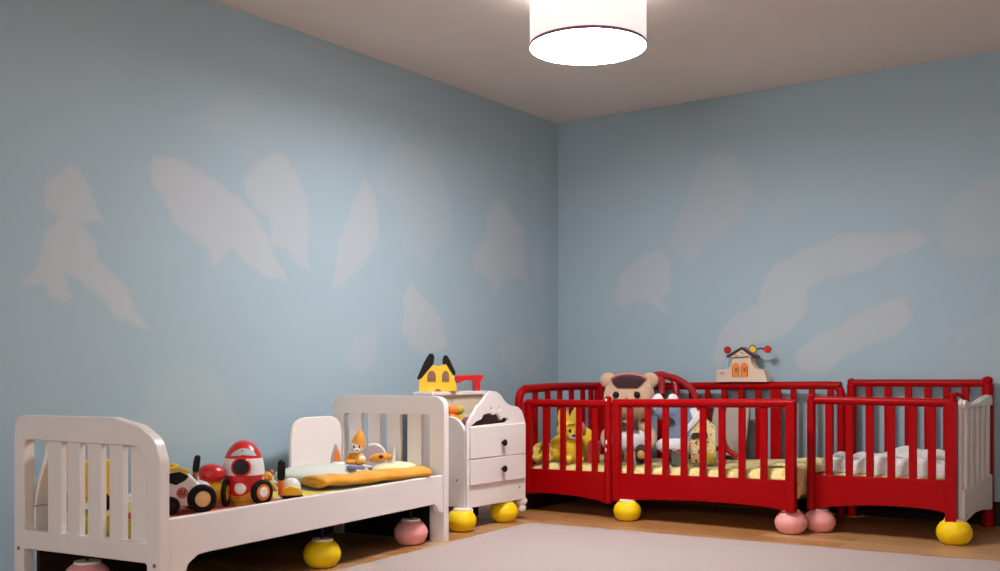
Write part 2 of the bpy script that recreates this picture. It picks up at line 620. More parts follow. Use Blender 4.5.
BACK_CLOUDS = [
    (0.55, A3([(245, 80), (300, 60), (325, 80), (345, 150), (330, 200), (270, 240), (245, 275), (225, 292), (200, 275), (180, 255), (200, 200), (220, 160), (235, 110)])),
    (0.85, A3([(165, 265), (185, 285), (183, 350), (165, 370), (185, 400), (140, 370), (100, 375), (85, 385), (68, 360), (85, 310), (120, 285)])),
    (0.9, A3([(270, 480), (280, 440), (310, 400), (360, 375), (375, 330), (400, 290), (460, 260), (520, 238), (600, 230), (680, 225), (705, 240), (680, 265), (620, 285), (570, 310), (500, 320), (465, 340), (465, 380), (440, 420), (380, 450), (300, 470), (290, 500), (275, 505)])),
    (0.95, A3([(440, 470), (480, 440), (530, 420), (550, 405), (600, 380), (650, 365), (665, 355), (678, 400), (640, 440), (580, 460), (520, 500), (480, 515), (445, 505)])),
    (0.45, A3([(720, 230), (740, 180), (800, 130), (880, 100), (960, 120), (960, 260), (880, 280), (800, 285), (740, 265)])),
    (0.35, A3([(770, 430), (856, 380), (940, 400), (940, 530), (800, 545), (715, 535), (720, 510), (760, 490)])),
    (0.3, A3([(400, 160), (430, 130), (440, 180), (420, 215), (385, 220), (375, 200)])),
]


def chaikin(p, n=2):
    for _ in range(n):
        q = []
        for i in range(len(p)):
            a, b = p[i], p[(i + 1) % len(p)]
            q += [(a[0] * .75 + b[0] * .25, a[1] * .75 + b[1] * .25), (a[0] * .25 + b[0] * .75, a[1] * .25 + b[1] * .75)]
        p = q
    return p


def ragged(p, n=2, amp=.09, seed=3):
    """brushed edge: midpoints of the outline pushed in and out a little"""
    rg = random.Random(seed)
    for _ in range(n):
        q = []
        for i in range(len(p)):
            a, b = p[i], p[(i + 1) % len(p)]
            k = rg.uniform(-amp, amp)
            q += [a, ((a[0] + b[0]) / 2 - (b[1] - a[1]) * k, (a[1] + b[1]) / 2 + (b[0] - a[0]) * k)]
        p = q
    return p


def cloud_field(U, V, clouds, proj):
    F = np.zeros_like(U)
    for s, poly in clouds:
        P = np.array(chaikin(ragged([proj(*p) for p in poly]), 1))
        lo, hi = P.min(0) - .1, P.max(0) + .1
        msk = (U > lo[0]) & (U < hi[0]) & (V > lo[1]) & (V < hi[1])
        u, v = U[msk], V[msk]
        if len(u) == 0:
            continue
        inside = np.zeros(len(u), bool)
        dist = np.full(len(u), 9.0)
        for i in range(len(P)):
            a, b = P[i], P[(i + 1) % len(P)]
            if a[1] != b[1]:
                c = ((a[1] > v) != (b[1] > v)) & (u < (b[0] - a[0]) * (v - a[1]) / (b[1] - a[1]) + a[0])
                inside ^= c
            ab = b - a
            t = np.clip(((u - a[0]) * ab[0] + (v - a[1]) * ab[1]) / max(1e-9, ab @ ab), 0, 1)
            dist = np.minimum(dist, np.hypot(u - a[0] - t * ab[0], v - a[1] - t * ab[1]))
        sd = np.where(inside, dist, -dist)
        soft = 0.012 if s > .6 else 0.03
        k = np.clip((sd + soft) / (2 * soft), 0, 1)
        k = k * k * (3 - 2 * k) * s
        F[msk] = np.maximum(F[msk], k)
    return F


def mural(name, u0, u1, z0, z1, place, clouds, proj, step=0.016):
    nu, nv = int(round((u1 - u0) / step)) + 1, int(round((z1 - z0) / step)) + 1
    us, vs = np.linspace(u0, u1, nu), np.linspace(z0, z1, nv)
    U, V = np.meshgrid(us, vs)
    fld = cloud_field(U, V, clouds, proj).ravel()
    U, V = U.ravel(), V.ravel()
    co = place(U, V)
    i = np.arange(nv - 1)[:, None] * nu + np.arange(nu - 1)[None, :]
    i = i.ravel()
    quads = np.stack([i, i + 1, i + nu + 1, i + nu], 1)
    me = bpy.data.meshes.new(name)
    me.from_pydata(co.tolist(), [], quads.tolist())
    at = me.attributes.new('paint', 'FLOAT', 'POINT')
    at.data.foreach_set('value', fld.astype(np.float32))
    me.materials.append(M['wall'])
    o = bpy.data.objects.new(name, me)
    COL.objects.link(o)
    return struct(o)


z0_ = np.zeros
mural('wall_left', RY, 0.0, 0.0, RZ, lambda U, V: np.stack([U * 0, U, V], 1), LEFT_CLOUDS, on_left)
mural('wall_back', 0.0, RX, 0.0, RZ, lambda U, V: np.stack([U, U * 0, V], 1), BACK_CLOUDS, on_back)
for nm, c, s, mm in (('floor', (RX / 2, RY / 2, -.05), (RX + .4, -RY + .4, .1), 'floor'),
                     ('ceiling', (RX / 2, RY / 2, RZ + .05), (RX + .4, -RY + .4, .1), 'ceil'),
                     ('wall_right', (RX + .05, RY / 2, RZ / 2), (.1, -RY, RZ), 'plain'),
                     ):
    b = bm_()
    box(b, c, s)
    struct(obj(nm, b, M[mm]))

for nm, c, s_ in (('back_shade_strip', (RX / 2, -.007, .075), (RX, .014, .15)),):  # added dark strip, stands in for the shade behind the cribs
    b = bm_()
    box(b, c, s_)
    struct(obj(nm, b, M['darkwood_shade'], bevel=.003))
wx0, wx1, wz0, wz1 = FILL_WIN[0] - FILL_WIN[2] / 2, FILL_WIN[0] + FILL_WIN[2] / 2, FILL_WIN[1] - FILL_WIN[3] / 2, FILL_WIN[1] + FILL_WIN[3] / 2
b = bm_()
prism(b, [(0, 0), (RX, 0), (RX, RZ), (0, RZ)], .1, plane_xz(RY - .1), [[(wx0, wz0), (wx1, wz0), (wx1, wz1), (wx0, wz1)]])
struct(obj('wall_front', b, M['plain']))
b = bm_()
prism(b, [(wx0, wz0), (wx1, wz0), (wx1, wz1), (wx0, wz1)], .06, plane_xz(RY - .08),
      [[(wx0 + .05 + k * (FILL_WIN[2] - .02) / 3, wz0 + .05), (wx0 + .02 + (k + 1) * (FILL_WIN[2] - .05) / 3, wz0 + .05), (wx0 + .02 + (k + 1) * (FILL_WIN[2] - .05) / 3, wz1 - .05), (wx0 + .05 + k * (FILL_WIN[2] - .02) / 3, wz1 - .05)] for k in range(3)])
wf = struct(obj('fill_window', b, M['white']))  # added window, never in view, only there to carry the fill light
b = bm_()
box(b, (FILL_WIN[0], RY - .055, FILL_WIN[1]), (FILL_WIN[2] - .06, .008, FILL_WIN[3] - .06))
obj('fill_pane', b, M['fill_pane'], wf)

# ---------------------------------------------------------------- ceiling lamp
LX, LY, LZ = 1.783, -2.487, 2.616
lamp = thing('pendant_lamp', 'white drum lamp hanging from the ceiling, lit, with a thin mauve lower band', 'lamp', (LX, LY, LZ))
b = bm_()
lathe(b, [(.297, .012), (.297, .28), (.293, .28), (.293, .012)], 72, cap=False)
obj('lamp_shade', b, M['shade'], lamp)
b = bm_()
lathe(b, [(.299, .002), (.299, .018), (.2955, .018), (.2955, .002), (.299, .002)], 72, cap=False)
obj('trim_band', b, M['shadebase'], lamp)
b = bm_()
lathe(b, [(0, 0), (.2955, 0), (.2955, .006), (0, .006)], 72)
obj('diffuser', b, M['disc'], lamp)
pl_ = bpy.data.lights.new('lamp_bulb', 'POINT')
pl_.energy = LAMP_BULB
pl_.shadow_soft_size = .06
pl_.color = (1.0, 0.95, 0.9)
plo = bpy.data.objects.new('lamp_bulb', pl_)
COL.objects.link(plo)
plo.parent = lamp
plo.location = (0, 0, .085)
b = bm_()
tube(b, [(0, 0, .27), (0, 0, RZ - LZ - .03)], .008)
for k in range(3):
    a = k * 2 * PI / 3
    tube(b, [(0, 0, .272), (.296 * math.cos(a), .296 * math.sin(a), .272)], .004, 8)
obj('rod', b, M['steel'], lamp)
b = bm_()
lathe(b, [(0, RZ - LZ - .035), (.05, RZ - LZ - .03), (.06, RZ - LZ), (0, RZ - LZ)], 32)
obj('ceiling_rose', b, M['cap'], lamp)

# ---------------------------------------------------------------- rug
b = bm_()
prism(b, rpoly([(0, 0), (3.35, 0), (3.35, -2.55), (0, -2.55)], .04), .009, plane_xy(.0005))
rug = obj('rug', b, M['rug'], bevel=.003)
rug.location = (.835, -1.65, 0)
rug.rotation_euler = (0, 0, math.radians(5.2))
tag(rug, 'pinkish beige woven rug lying on the wooden floor in front of the furniture', 'rug')

# ---------------------------------------------------------------- ball feet
BALL = [(0, 0), (.048, 0), (.066, .008), (.083, .03), (.092, .06), (.088, .085), (.074, .11), (.056, .126), (.05, .13), (0, .13)]


def ball_foot(parent, x, y, colour, k=1.0, peg=None, top=.13):
    b = bm_()
    prof = spline([(r, 0, z) for r, z in BALL[1:-1]], 5)
    lathe(b, [(0, 0)] + [(p.x * k, p.z * k) for p in prof] + [(0, .13 * k)], 32)
    o = obj('ball_foot', b, M[colour], parent, loc=(x, y, 0))
    o['label'] = ('yellow' if colour == 'yellowball' else 'pink') + ' ball foot'
    b = bm_()
    lathe(b, [(0, .1285 * k), (.052 * k, .1285 * k), (.05 * k, .138 * k), (0, .138 * k)], 28)
    obj('cap', b, M['cap'], o)
    if peg:
        b = bm_()
        lathe(b, [(0, .138 * k), (.007, .138 * k), (.007, peg), (0, peg)], 12)
        obj('peg', b, M['black'], o)
        b = bm_()
        lathe(b, [(0, peg - .006), (.045, peg - .006), (.045, peg), (0, peg)], 24)
        obj('mounting_plate', b, M['cap'], o)
    return o


# ---------------------------------------------------------------- white toddler bed
BW, BL = .83, 2.13
BED = (.035, -2.578, 0)
BROT = .126
bed = thing('toddler_bed', 'white wooden toddler bed with slatted ends along the left wall', 'bed', BED, BROT)


def screw(parent, x, y, z, d):
    b = bm_()
    lathe(b, [(0, -.004), (.008, -.004), (.009, .0015), (.004, .003), (0, .002)], 14, disc_mtx((x, y, z), d))
    return obj('screw', b, M['steel'], parent)


hb_out = rpoly([(-.035, 0), (-.035, .771), (.56, .771), (.71, .742), (.80, .69), (.83, .61), (.83, 0), (.757, 0), (.757, .205), (.027, .205), (.027, 0)],
               [0, .07, .12, .1, .1, .1, 0, 0, .015, .015, 0])
hb_hole = rpoly([(.031, .285), (.757, .285), (.757, .60), (.70, .662), (.031, .668)], [.008, .008, .06, .05, .03])
b = bm_()
prism(b, hb_out, .05, plane_xz(-BL), [hb_hole])
hb = obj('headboard', b, M['white'], bed, bevel=.007)
for x0, x1 in ((.165, .25), (.285, .362), (.408, .487), (.535, .612)):
    b = bm_()
    prism(b, [(x0, .28), (x1, .28), (x1, .675), (x0, .675)], .028, plane_xz(-BL + .012))
    obj('slat', b, M['white'], hb, bevel=.003)
b = bm_()
prism(b, [(.632, .28), (.725, .28), (.725, .66), (.632, .672)], .018, plane_xz(-BL + .034))
obj('slat', b, M['white'], hb, bevel=.003)
screw(hb, -.004, -BL, .205, (0, -1, 0))
screw(hb, .80, -BL, .20, (0, -1, 0))

fb_out = rpoly([(.05, 0), (.05, .819), (BW, .819), (BW, 0), (.735, 0), (.735, .24), (.125, .24), (.125, 0)], [0, .07, .075, 0, 0, .015, .015, 0])
fb_hole = rpoly([(.125, .30), (.735, .30), (.735, .715), (.125, .715)], [.008, .008, .03, .03])
b = bm_()
prism(b, fb_out, .05, plane_xz(-.05), [fb_hole])
fb = obj('footboard', b, M['white'], bed, bevel=.007)
for x0, x1 in ((.165, .25), (.30, .385), (.43, .525), (.575, .67)):
    b = bm_()
    prism(b, [(x0, .295), (x1, .295), (x1, .722), (x0, .722)], .028, plane_xz(-.039))
    obj('slat', b, M['white'], fb, bevel=.003)

for nm, x0, sh in (('side_rail', BW - .037, 0), ('side_rail', .006, 1)):
    y0, y1 = -BL + .05, -.05
    pts = [(y0, .378), (y0, .085), (y0 + .05, .085), (y0 + .08, .12), (y0 + .105, .185), (y0 + .16, .214), (y0 + .23, .217),
           (-.19, .221), (-.14, .222), (-.115, .205), (-.095, .176), (y1, .165), (y1, .378)]
    rr = [0, 0, .03, .03, .03, .05, .05, .03, .012, .02, .02, 0, 0]
    if sh:
        pts, rr = [(y0, .378), (y0, .222), (y1, .222), (y1, .378)], 0
    b = bm_()
    prism(b, rpoly(pts, rr), .031, plane_yz(x0))
    sr = obj(nm, b, M['white'], bed, bevel=.006)
# guard boards on the wall side
b = bm_()
prism(b, rpoly([(-.515, .262), (-.515, .70), (-.055, .70), (-.055, .262)], [0, .13, .12, 0]), .024, plane_yz(.10))
obj('guard_board', b, M['white'], bed, bevel=.008)
b = bm_()
prism(b, rpoly([(-2.078, .379), (-2.072, .42), (-2.05, .50), (-2.02, .58), (-2.0, .70), (-1.86, .70), (-1.84, .379)], [0, .1, .1, .1, .04, .05, 0]), .024, plane_yz(.010))
obj('guard_board', b, M['white'], bed, bevel=.006)
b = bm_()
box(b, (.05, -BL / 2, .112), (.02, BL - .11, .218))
obj('shade_board', b, M['darkwood_shade'], bed)  # added near-black board, stands in for the shade under the bed
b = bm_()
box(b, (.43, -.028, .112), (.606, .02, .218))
obj('shade_board', b, M['darkwood_shade'], bed)  # added dark board for the shade beneath the footboard
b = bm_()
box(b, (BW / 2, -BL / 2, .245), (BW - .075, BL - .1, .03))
obj('bed_base', b, M['darkwood_shade'], bed)  # coloured near-black to deepen the shade under the bed
ball_foot(bed, .695, -.965, 'yellowball', 1.0, .229)
ball_foot(bed, .70, -.19, 'pinkball', 1.02, .229)
ball_foot(bed, .24, -1.98, 'pinkball', 1.08, .229)

BEDM = Matrix.Translation(BED) @ Matrix.Rotation(BROT, 4, 'Z')


def bedp(x, y, z=0):
    return tuple(BEDM @ Vector((x, y, z)))


def soft_slab(bm, sx, sy, sz, nx=24, ny=30, rnd=.03, amp=.004, seed=1, z0=0.0, top=None):
    """cushion-like slab resting at z0, with gentle dimples"""
    rng = random.Random(seed)
    ph = [(rng.uniform(3, 9), rng.uniform(3, 9), rng.uniform(0, 6)) for _ in range(4)]
    def h(x, y):
        v = sum(math.sin(a * x + b_ * y + c) for a, b_, c in ph) / 4 * amp
        return v + (top(x, y) if top else 0)
    def ring(u):
        return -.5 + u
    T, B = [], []
    for j in range(ny + 1):
        rt, rb = [], []
        for i in range(nx + 1):
            x, y = (i / nx - .5) * sx, (j / ny - .5) * sy
            ex = min(x + sx / 2, sx / 2 - x)
            ey = min(y + sy / 2, sy / 2 - y)
            e = min(ex, ey)
            dz = 0
            if e < rnd:
                dz = rnd * (1 - math.sqrt(max(0, 1 - (1 - e / rnd) ** 2)))
            rt.append(bm.verts.new((x, y, z0 + sz + h(x, y) - dz)))
            rb.append(bm.verts.new((x, y, z0)))
        T.append(rt)
        B.append(rb)
    for j in range(ny):
        for i in range(nx):
            bm.faces.new((T[j][i], T[j][i + 1], T[j + 1][i + 1], T[j + 1][i]))
            bm.faces.new((B[j][i], B[j + 1][i], B[j + 1][i + 1], B[j][i + 1]))
    for i in range(nx):
        bm.faces.new((B[0][i], B[0][i + 1], T[0][i + 1], T[0][i]))
        bm.faces.new((B[ny][i + 1], B[ny][i], T[ny][i], T[ny][i + 1]))
    for j in range(ny):
        bm.faces.new((B[j + 1][0], B[j][0], T[j][0], T[j + 1][0]))
        bm.faces.new((B[j][nx], B[j + 1][nx], T[j + 1][nx], T[j][nx]))


b = bm_()
soft_slab(b, BW - .14, BL - .17, .09, 20, 40, .03, .003, 3)
mt = obj('mattress', b, M['sheet'], None, loc=bedp(BW / 2 + .02, -BL / 2, .261), rot=(0, 0, BROT), angle=60)
tag(mt, 'mattress of the white bed, in a yellow and lilac patterned sheet', 'mattress')

b = bm_()
soft_slab(b, .40, .80, .006, 12, 20, .006, .0015, 5)
rb = obj('blanket', b, M['redcloth'], None, loc=bedp(.60, -1.62, .3535), rot=(0, 0, BROT), angle=60)
tag(rb, 'thin red-orange blanket spread under the toy vehicles on the white bed', 'blanket')

b = bm_()
path = spline([(.045, .09, .036), (.07, .17, .042), (.12, .30, .036), (.17, .45, .044), (.23, .60, .045), (.29, .76, .05)], 6)
tube(b, path, [(.036 + .003 * math.sin(i * .9)) * (1 if 0 < i < len(path) - 1 else .72) for i in range(len(path))], 16, flat=(.85, 2.8))
mq = obj('blanket', b, M['mustard'], None, loc=bedp(.46, -.90, .354), rot=(0, 0, BROT), angle=70)
tag(mq, 'mustard yellow quilt folded into a long roll across the white bed', 'blanket')

b = bm_()
ell(b, (0, 0, .045), (.20, .34, .05), e=.75)
pl = obj('pillow', b, M['pillow'], None, loc=bedp(.315, -.44, .352), rot=(0, 0, BROT), angle=80)
tag(pl, 'pale grey-green pillow behind the mustard quilt roll', 'pillow')
b = bm_()
ell(b, (0, 0, .05), (.11, .15, .052), e=.8)
pl2 = obj('pillow', b, M['cream'], None, loc=bedp(.60, -.20, .352), rot=(0, 0, BROT), angle=80)
tag(pl2, 'small cream-green cushion beside the slatted foot of the white bed', 'pillow')


# ---------------------------------------------------------------- toys on the bed
def wheel(parent, c, d, r, wd, hub='tan', hubr=.5, name='wheel', mids=None):
    b = bm_()
    m = disc_mtx(c, d)
    prof = [(r * hubr, -wd / 2), (r * .86, -wd / 2), (r, -wd * .3), (r, wd * .3), (r * .86, wd / 2), (r * hubr, wd / 2), (r * hubr, -wd / 2)]
    lathe(b, prof, 28, m, cap=False)
    o = obj(name, b, M['rubber'], parent)
    b = bm_()
    lathe(b, [(0, -wd * .4), (r * hubr, -wd * .4), (r * hubr, wd * .42), (r * hubr * .6, wd * .54), (0, wd * .56)], 24, m)
    obj('hub', b, M[hub], o)
    if mids:
        b = bm_()
        lathe(b, [(0, wd * .5), (r * mids[1], wd * .5), (r * mids[1] * .8, wd * .68), (0, wd * .7)], 22, m)
        obj('hub_cap', b, M[mids[0]], o)
    return o


def antenna(parent, x, y, z, h, hold='brown', sway=.012):
    b = bm_()
    tube(b, [(x, y, z), (x, y, z + h * .45)], [h * .085, h * .08], 12)
    o = obj('stalk', b, M[hold], parent)
    b = bm_()
    ps = [(x, y, z + h * .42), (x + sway * .3, y, z + h * .5), (x + sway * .6, y, z + h * .75), (x + sway, y, z + h * .95), (x + sway, y, z + h)]
    tube(b, ps, [h * .08, h * .115, h * .115, h * .1, h * .04], 14)
    obj('grip', b, M['black'], parent)


TZ = .3605
# race car
p = bedp(.625, -1.79)
car = thing('toy_race_car', 'white toy race car with black wheels and yellow roof next to the headboard', 'toy car', (p[0], p[1], TZ), facing(p[0], p[1]) + .25)
b = bm_()
prism(b, rpoly([(-.125, .028), (-.130, .10), (-.115, .15), (-.095, .182), (-.045, .186), (-.005, .168), (.035, .128), (.075, .128), (.09, .105), (.09, .045), (.06, .028)], .018), .13, plane_xz(-.065))
body = obj('body', b, M['toywhite'], car, bevel=.016, segs=3)
b = bm_()
prism(b, rpoly([(-.122, .150), (-.102, .192), (-.045, .197), (.004, .176), (-.01, .168), (-.05, .183), (-.095, .178), (-.112, .145)], .008), .134, plane_xz(-.067))
ell(b, (-.055, -.01, .199), (.016, .014, .010))
obj('roof', b, M['toyyellow'], car, bevel=.008)
b = bm_()
prism(b, rpoly([(-.098, .135), (-.088, .172), (-.045, .177), (-.006, .157), (-.025, .138), (-.06, .122)], .008), .006, plane_xz(-.070))
obj('window', b, M['black'], car, bevel=.002)
b = bm_()
lathe(b, [(0, 0), (.024, 0), (.024, .003), (0, .004)], 24, disc_mtx((-.035, -.065, .088), (0, -1, 0)))
num = obj('roundel', b, M['pinkcloth'], car)
b = bm_()
for dx, ang in ((-.012, .2), (-.003, -.2), (.008, .3)):
    box(b, (-.035 + dx, -.0695, .09), (.004, .0015, .02), (0, ang, 0))
box(b, (-.035, -.0695, .081), (.026, .0015, .003))
obj('marking', b, M['darkbrown'], num)
b = bm_()
prism(b, rpoly([(-.1305, .07), (-.13, .10), (-.105, .125), (-.092, .10), (-.10, .07)], .006), .005, plane_xz(-.0688))
obj('side_panel', b, M['toyred'], car, bevel=.001)
wheel(car, (.045, -.075, .060), (0, -1, 0), .060, .034, 'tan', .56)
wheel(car, (-.085, -.072, .038), (0, -1, 0), .038, .03, 'black', .5)
wheel(car, (.045, .075, .056), (0, 1, 0), .056, .034, 'tan', .56)
wheel(car, (-.085, .072, .038), (0, 1, 0), .038, .03, 'black', .5)
antenna(car, .030, -.02, .115, .125)

# red domed roller
p = bedp(.60, -1.61)
dome = thing('toy_roller', 'yellow toy roller with a red mushroom dome, between race car and rocket', 'toy', (p[0], p[1], TZ), facing(p[0], p[1]) + .1)
b = bm_()
prof = spline([(0.034, 0, -.034), (.045, 0, -.025), (.05, 0, .0), (.045, 0, .025), (.034, 0, .034)], 4)
lathe(b, [(0, -.04)] + [(q.x, q.z * 1.3) for q in prof] + [(0, .046)], 24, disc_mtx((.012, 0, .066), (1, -.25, 0)))
obj('body', b, M['toyyellow'], dome)
b = bm_()
ell(b, (-.005, -.005, .148), (.06, .055, .042), rot=(0, .12, 0))
ell(b, (-.03, -.01, .122), (.032, .035, .018))
obj('red_dome', b, M['toyred'], dome)
b = bm_()
tube(b, [(0, 0, .09), (0, 0, .125)], .026, 14)
obj('neck', b, M['toyamber'], dome)
wheel(dome, (.054, -.012, .060), (1, -.35, 0), .060, .020, 'toyyellow', .6)
wheel(dome, (-.05, .015, .05), (-1, .25, 0), .05, .02, 'toyyellow', .6)

# rocket
p = bedp(.645, -1.465)
rk = thing('toy_rocket', 'red and white egg-shaped toy rocket with a black porthole on yellow wheels base', 'toy rocket', (p[0], p[1], TZ), facing(p[0], p[1]))
ctrl = [(.060, 0, .012), (.072, 0, .025), (.086, 0, .07), (.0925, 0, .12), (.0925, 0, .16), (.083, 0, .208), (.066, 0, .245), (.043, 0, .271), (.02, 0, .283), (0.0, 0, .286)]
egg = [(max(0, q.x), q.z) for q in spline(ctrl, 9)]


def rfront(z):
    for i in range(len(egg) - 1):
        if egg[i][1] <= z <= egg[i + 1][1]:
            t = (z - egg[i][1]) / (egg[i + 1][1] - egg[i][1])
            return egg[i][0] * (1 - t) + egg[i + 1][0] * t
    return .05


def vband(a):      # how low the red band reaches around the egg, lowest at the front
    d = abs((a - 1.5 * PI + .3 + PI) % (2 * PI) - PI)
    return .04 + .09 * min(1, d / 1.5) ** 1.8


for nm, mm, kp in (('nose_cone', 'toyred', lambda z, a: z >= .206), ('middle_band', 'toywhite', lambda z, a: .132 <= z < .206),
                   ('lower_band', 'toyred', lambda z, a: z < .132 and z >= vband(a)), ('base', 'toyamber', lambda z, a: z < .132 and z < vband(a))):
    b = bm_()
    lathe(b, egg, 72, keep=kp)
    if nm == 'base':
        lathe(b, [(0, .0), (.058, .0), (.0605, .012), (0, .012)], 40)
    obj(nm, b, M[mm], rk)


b = bm_()
n_ = 24
rows = []
for i in range(n_ + 1):
    t = -1 + 2 * i / n_
    zl, zu = .219 + .006 * (1 - abs(t)), .219 + .034 * max(0, 1 - t * t) ** .6 + .001
    col = []
    for j in range(5):
        zz = zl + (zu - zl) * j / 4 if zu > zl else zl
        rr_ = rfront(zz) + .0018
        col.append(b.verts.new((rr_ * math.sin(.78 * t), -rr_ * math.cos(.78 * t), zz)))
    rows.append(col)
for i in range(n_):
    for j in range(4):
        b.faces.new((rows[i][j], rows[i + 1][j], rows[i + 1][j + 1], rows[i][j + 1]))
gg = bmesh.ops.extrude_face_region(b, geom=b.faces[:])
for v_ in gg['geom']:
    if isinstance(v_, bmesh.types.BMVert):
        v_.co.x *= .94
        v_.co.y *= .94
wn = obj('window', b, M['glassblue'], rk)
b = bm_()
lathe(b, [(0, 0), (.004, 0), (.003, .003), (0, .003)], 10, disc_mtx((-.006, -rfront(.241) - .004, .243), (0, -1, .6)))
obj('marking', b, M['toyred'], wn)
pc = Vector((-.01, -.092, .172))
b = bm_()
lathe(b, [(.034, .0), (.043, .0), (.043, .008), (.038, .013), (.034, .009), (.034, 0)], 36, disc_mtx(pc, (-.1, -1, .12)), cap=False)
ph = obj('porthole', b, M['toyred'], rk)
b = bm_()
lathe(b, [(0, -.004), (.035, -.004), (.035, .006), (.018, .0085), (0, .009)], 32, disc_mtx(pc, (-.1, -1, .12)))
obj('porthole_glass', b, M['black'], ph)
b = bm_()
ell(b, (-.014, -.087, .078), (.026, .012, .027), rot=(-.15, 0, 0))
obj('button', b, M['toywhite'], rk)
b = bm_()
for i in range(6):
    box(b, (-.035 + i * .009, -.0735, .036), (.005, .004, .006 + .004 * (i % 2)), (0, 0, -.15 + .06 * i))
obj('lettering', b, M['brown'], rk)
wheel(rk, (.080, -.058, .056), (.75, -1, 0), .056, .026, 'toyorange', .66, mids=('toywhite', .42))
wheel(rk, (0, .082, .05), (0, 1, 0), .05, .022, 'toyorange', .6)

# small yellow figure
p = bedp(.65, -1.315)
fg = thing('toy_bear', 'small yellow toy bear standing right of the rocket', 'toy bear', (p[0], p[1], TZ), facing(p[0], p[1]))
b = bm_()
ell(b, (0, 0, .05), (.031, .028, .042))
ell(b, (-.016, -.006, .013), (.016, .02, .013))
ell(b, (.016, -.006, .013), (.016, .02, .013))
ell(b, (-.03, -.008, .062), (.011, .012, .025), rot=(0, .5, 0))
ell(b, (.03, -.008, .062), (.011, .012, .025), rot=(0, -.5, 0))
obj('body', b, M['oliveplush'], fg)
b = bm_()
ell(b, (-.004, -.004, .108), (.031, .028, .026))
ell(b, (-.028, 0, .127), (.012, .008, .012))
ell(b, (.02, 0, .13), (.012, .008, .012))
ell(b, (-.004, -.03, .102), (.013, .01, .01))
hd = obj('head', b, M['orangefur'], fg)
for x in (-.014, .006):
    b = bm_()
    ell(b, (x, -.0305, .114), (.003, .0025, .003), u=10, v=8)
    obj('eye', b, M['black'], hd)

# little dome car
p = bedp(.69, -1.19)
sc_ = thing('toy_dome_car', 'little white and yellow toy car with an upright black stick, rightmost of the vehicles', 'toy car', (p[0], p[1], TZ), facing(p[0], p[1]) + .15)
b = bm_()
ell(b, (.0, 0, .05), (.045, .035, .045))
obj('body', b, M['toywhite'], sc_)
b = bm_()
prism(b, rpoly([(-.046, .012), (-.046, .05), (-.01, .062), (.03, .05), (.047, .03), (.047, .012)], .01), .078, plane_xz(-.039))
obj('hood', b, M['toyyellow'], sc_, bevel=.008)
b = bm_()
prism(b, rpoly([(-.048, 0), (-.048, .016), (.05, .016), (.05, 0)], .006), .084, plane_xz(-.042))
obj('chassis', b, M['black'], sc_, bevel=.004)
antenna(sc_, -.052, -.03, .018, .165, 'toyorange', .003)

# yellow tipper by the headboard
p = bedp(.19, -1.935)
tk = thing('toy_truck', 'yellow toy truck with black wheels just inside the headboard slats', 'toy truck', (p[0], p[1], .353), facing(p[0], p[1]) - .35)
b = bm_()
prism(b, rpoly([(-.03, .06), (-.04, .215), (.11, .225), (.125, .19), (.125, .06)], .02), .12, plane_xz(-.06))
obj('tipper', b, M['toyyellow'], tk, bevel=.01)
b = bm_()
prism(b, rpoly([(-.135, .05), (-.135, .20), (-.125, .32), (-.045, .32), (-.035, .05)], .02), .12, plane_xz(-.06))
obj('cab', b, M['toyyellow'], tk, bevel=.01)
b = bm_()
box(b, (-.01, 0, .055), (.23, .09, .03))
obj('chassis', b, M['tan'], tk, bevel=.004)
for x in (-.085, .075):
    for s in (-1, 1):
        wheel(tk, (x, s * .062, .045), (0, s, 0), .045, .03, 'toyyellow', .45)

# toys on the pillow
p = bedp(.335, -.39)
fl = thing('toy_sail', 'orange leaf-shaped toy sail on a white foot, left of the plush fox', 'toy', (p[0], p[1], .438), facing(p[0], p[1]))
b = bm_()
prism(b, rpoly([(-.032, .0), (-.026, .05), (-.006, .118), (.004, .118), (.024, .06), (.034, .0)], .02), .02, plane_xz(-.01))
obj('leaf', b, M['lilac'], fl, bevel=.006)
b = bm_()
prism(b, rpoly([(-.012, .022), (-.008, .06), (.002, .105), (.020, .06), (.028, .022)], .008), .007, plane_xz(-.0165))
obj('orange_face', b, M['toyorange'], fl, bevel=.003)
b = bm_()
ell(b, (.012, -.012, .008), (.04, .025, .014))
obj('foot', b, M['toywhite'], fl)

p = bedp(.42, -.31)
fx = thing('plush_fox', 'plush fox doll with a pointed orange hood sitting on the pale pillow', 'plush toy', (p[0], p[1], .444), facing(p[0], p[1]))
b = bm_()
ell(b, (0, 0, .03), (.045, .038, .04))
ell(b, (-.035, -.035, .014), (.028, .02, .015), rot=(0, 0, .6))
ell(b, (.025, -.04, .014), (.028, .02, .015), rot=(0, 0, -.5))
ell(b, (-.045, -.01, .035), (.014, .014, .03), rot=(0, .5, 0))
obj('body', b, M['orangefur'], fx)
b = bm_()
ell(b, (.0, -.006, .092), (.040, .034, .036))
hd = obj('head', b, M['creamfur'], fx)
b = bm_()
ell(b, (.0, -.038, .076), (.020, .014, .014))
ell(b, (.028, -.026, .03), (.022, .016, .018))
obj('muzzle', b, M['whitecloth'], hd)
b = bm_()
lathe(b, [(.041, .0), (.040, .025), (.030, .055), (.016, .085), (.004, .10), (0, .102)], 24, Matrix.Translation((.006, .004, .095)) @ Matrix.Rotation(.16, 4, 'Y'))
obj('hood', b, M['orangefur'], hd)
for x in (-.016, .014):
    b = bm_()
    ell(b, (x, -.040, .098), (.0055, .004, .007), u=12, v=8)
    obj('eye', b, M['darkbrown'], hd)
b = bm_()
ell(b, (0, -.053, .079), (.005, .004, .004), u=10, v=8)
obj('nose', b, M['black'], hd)

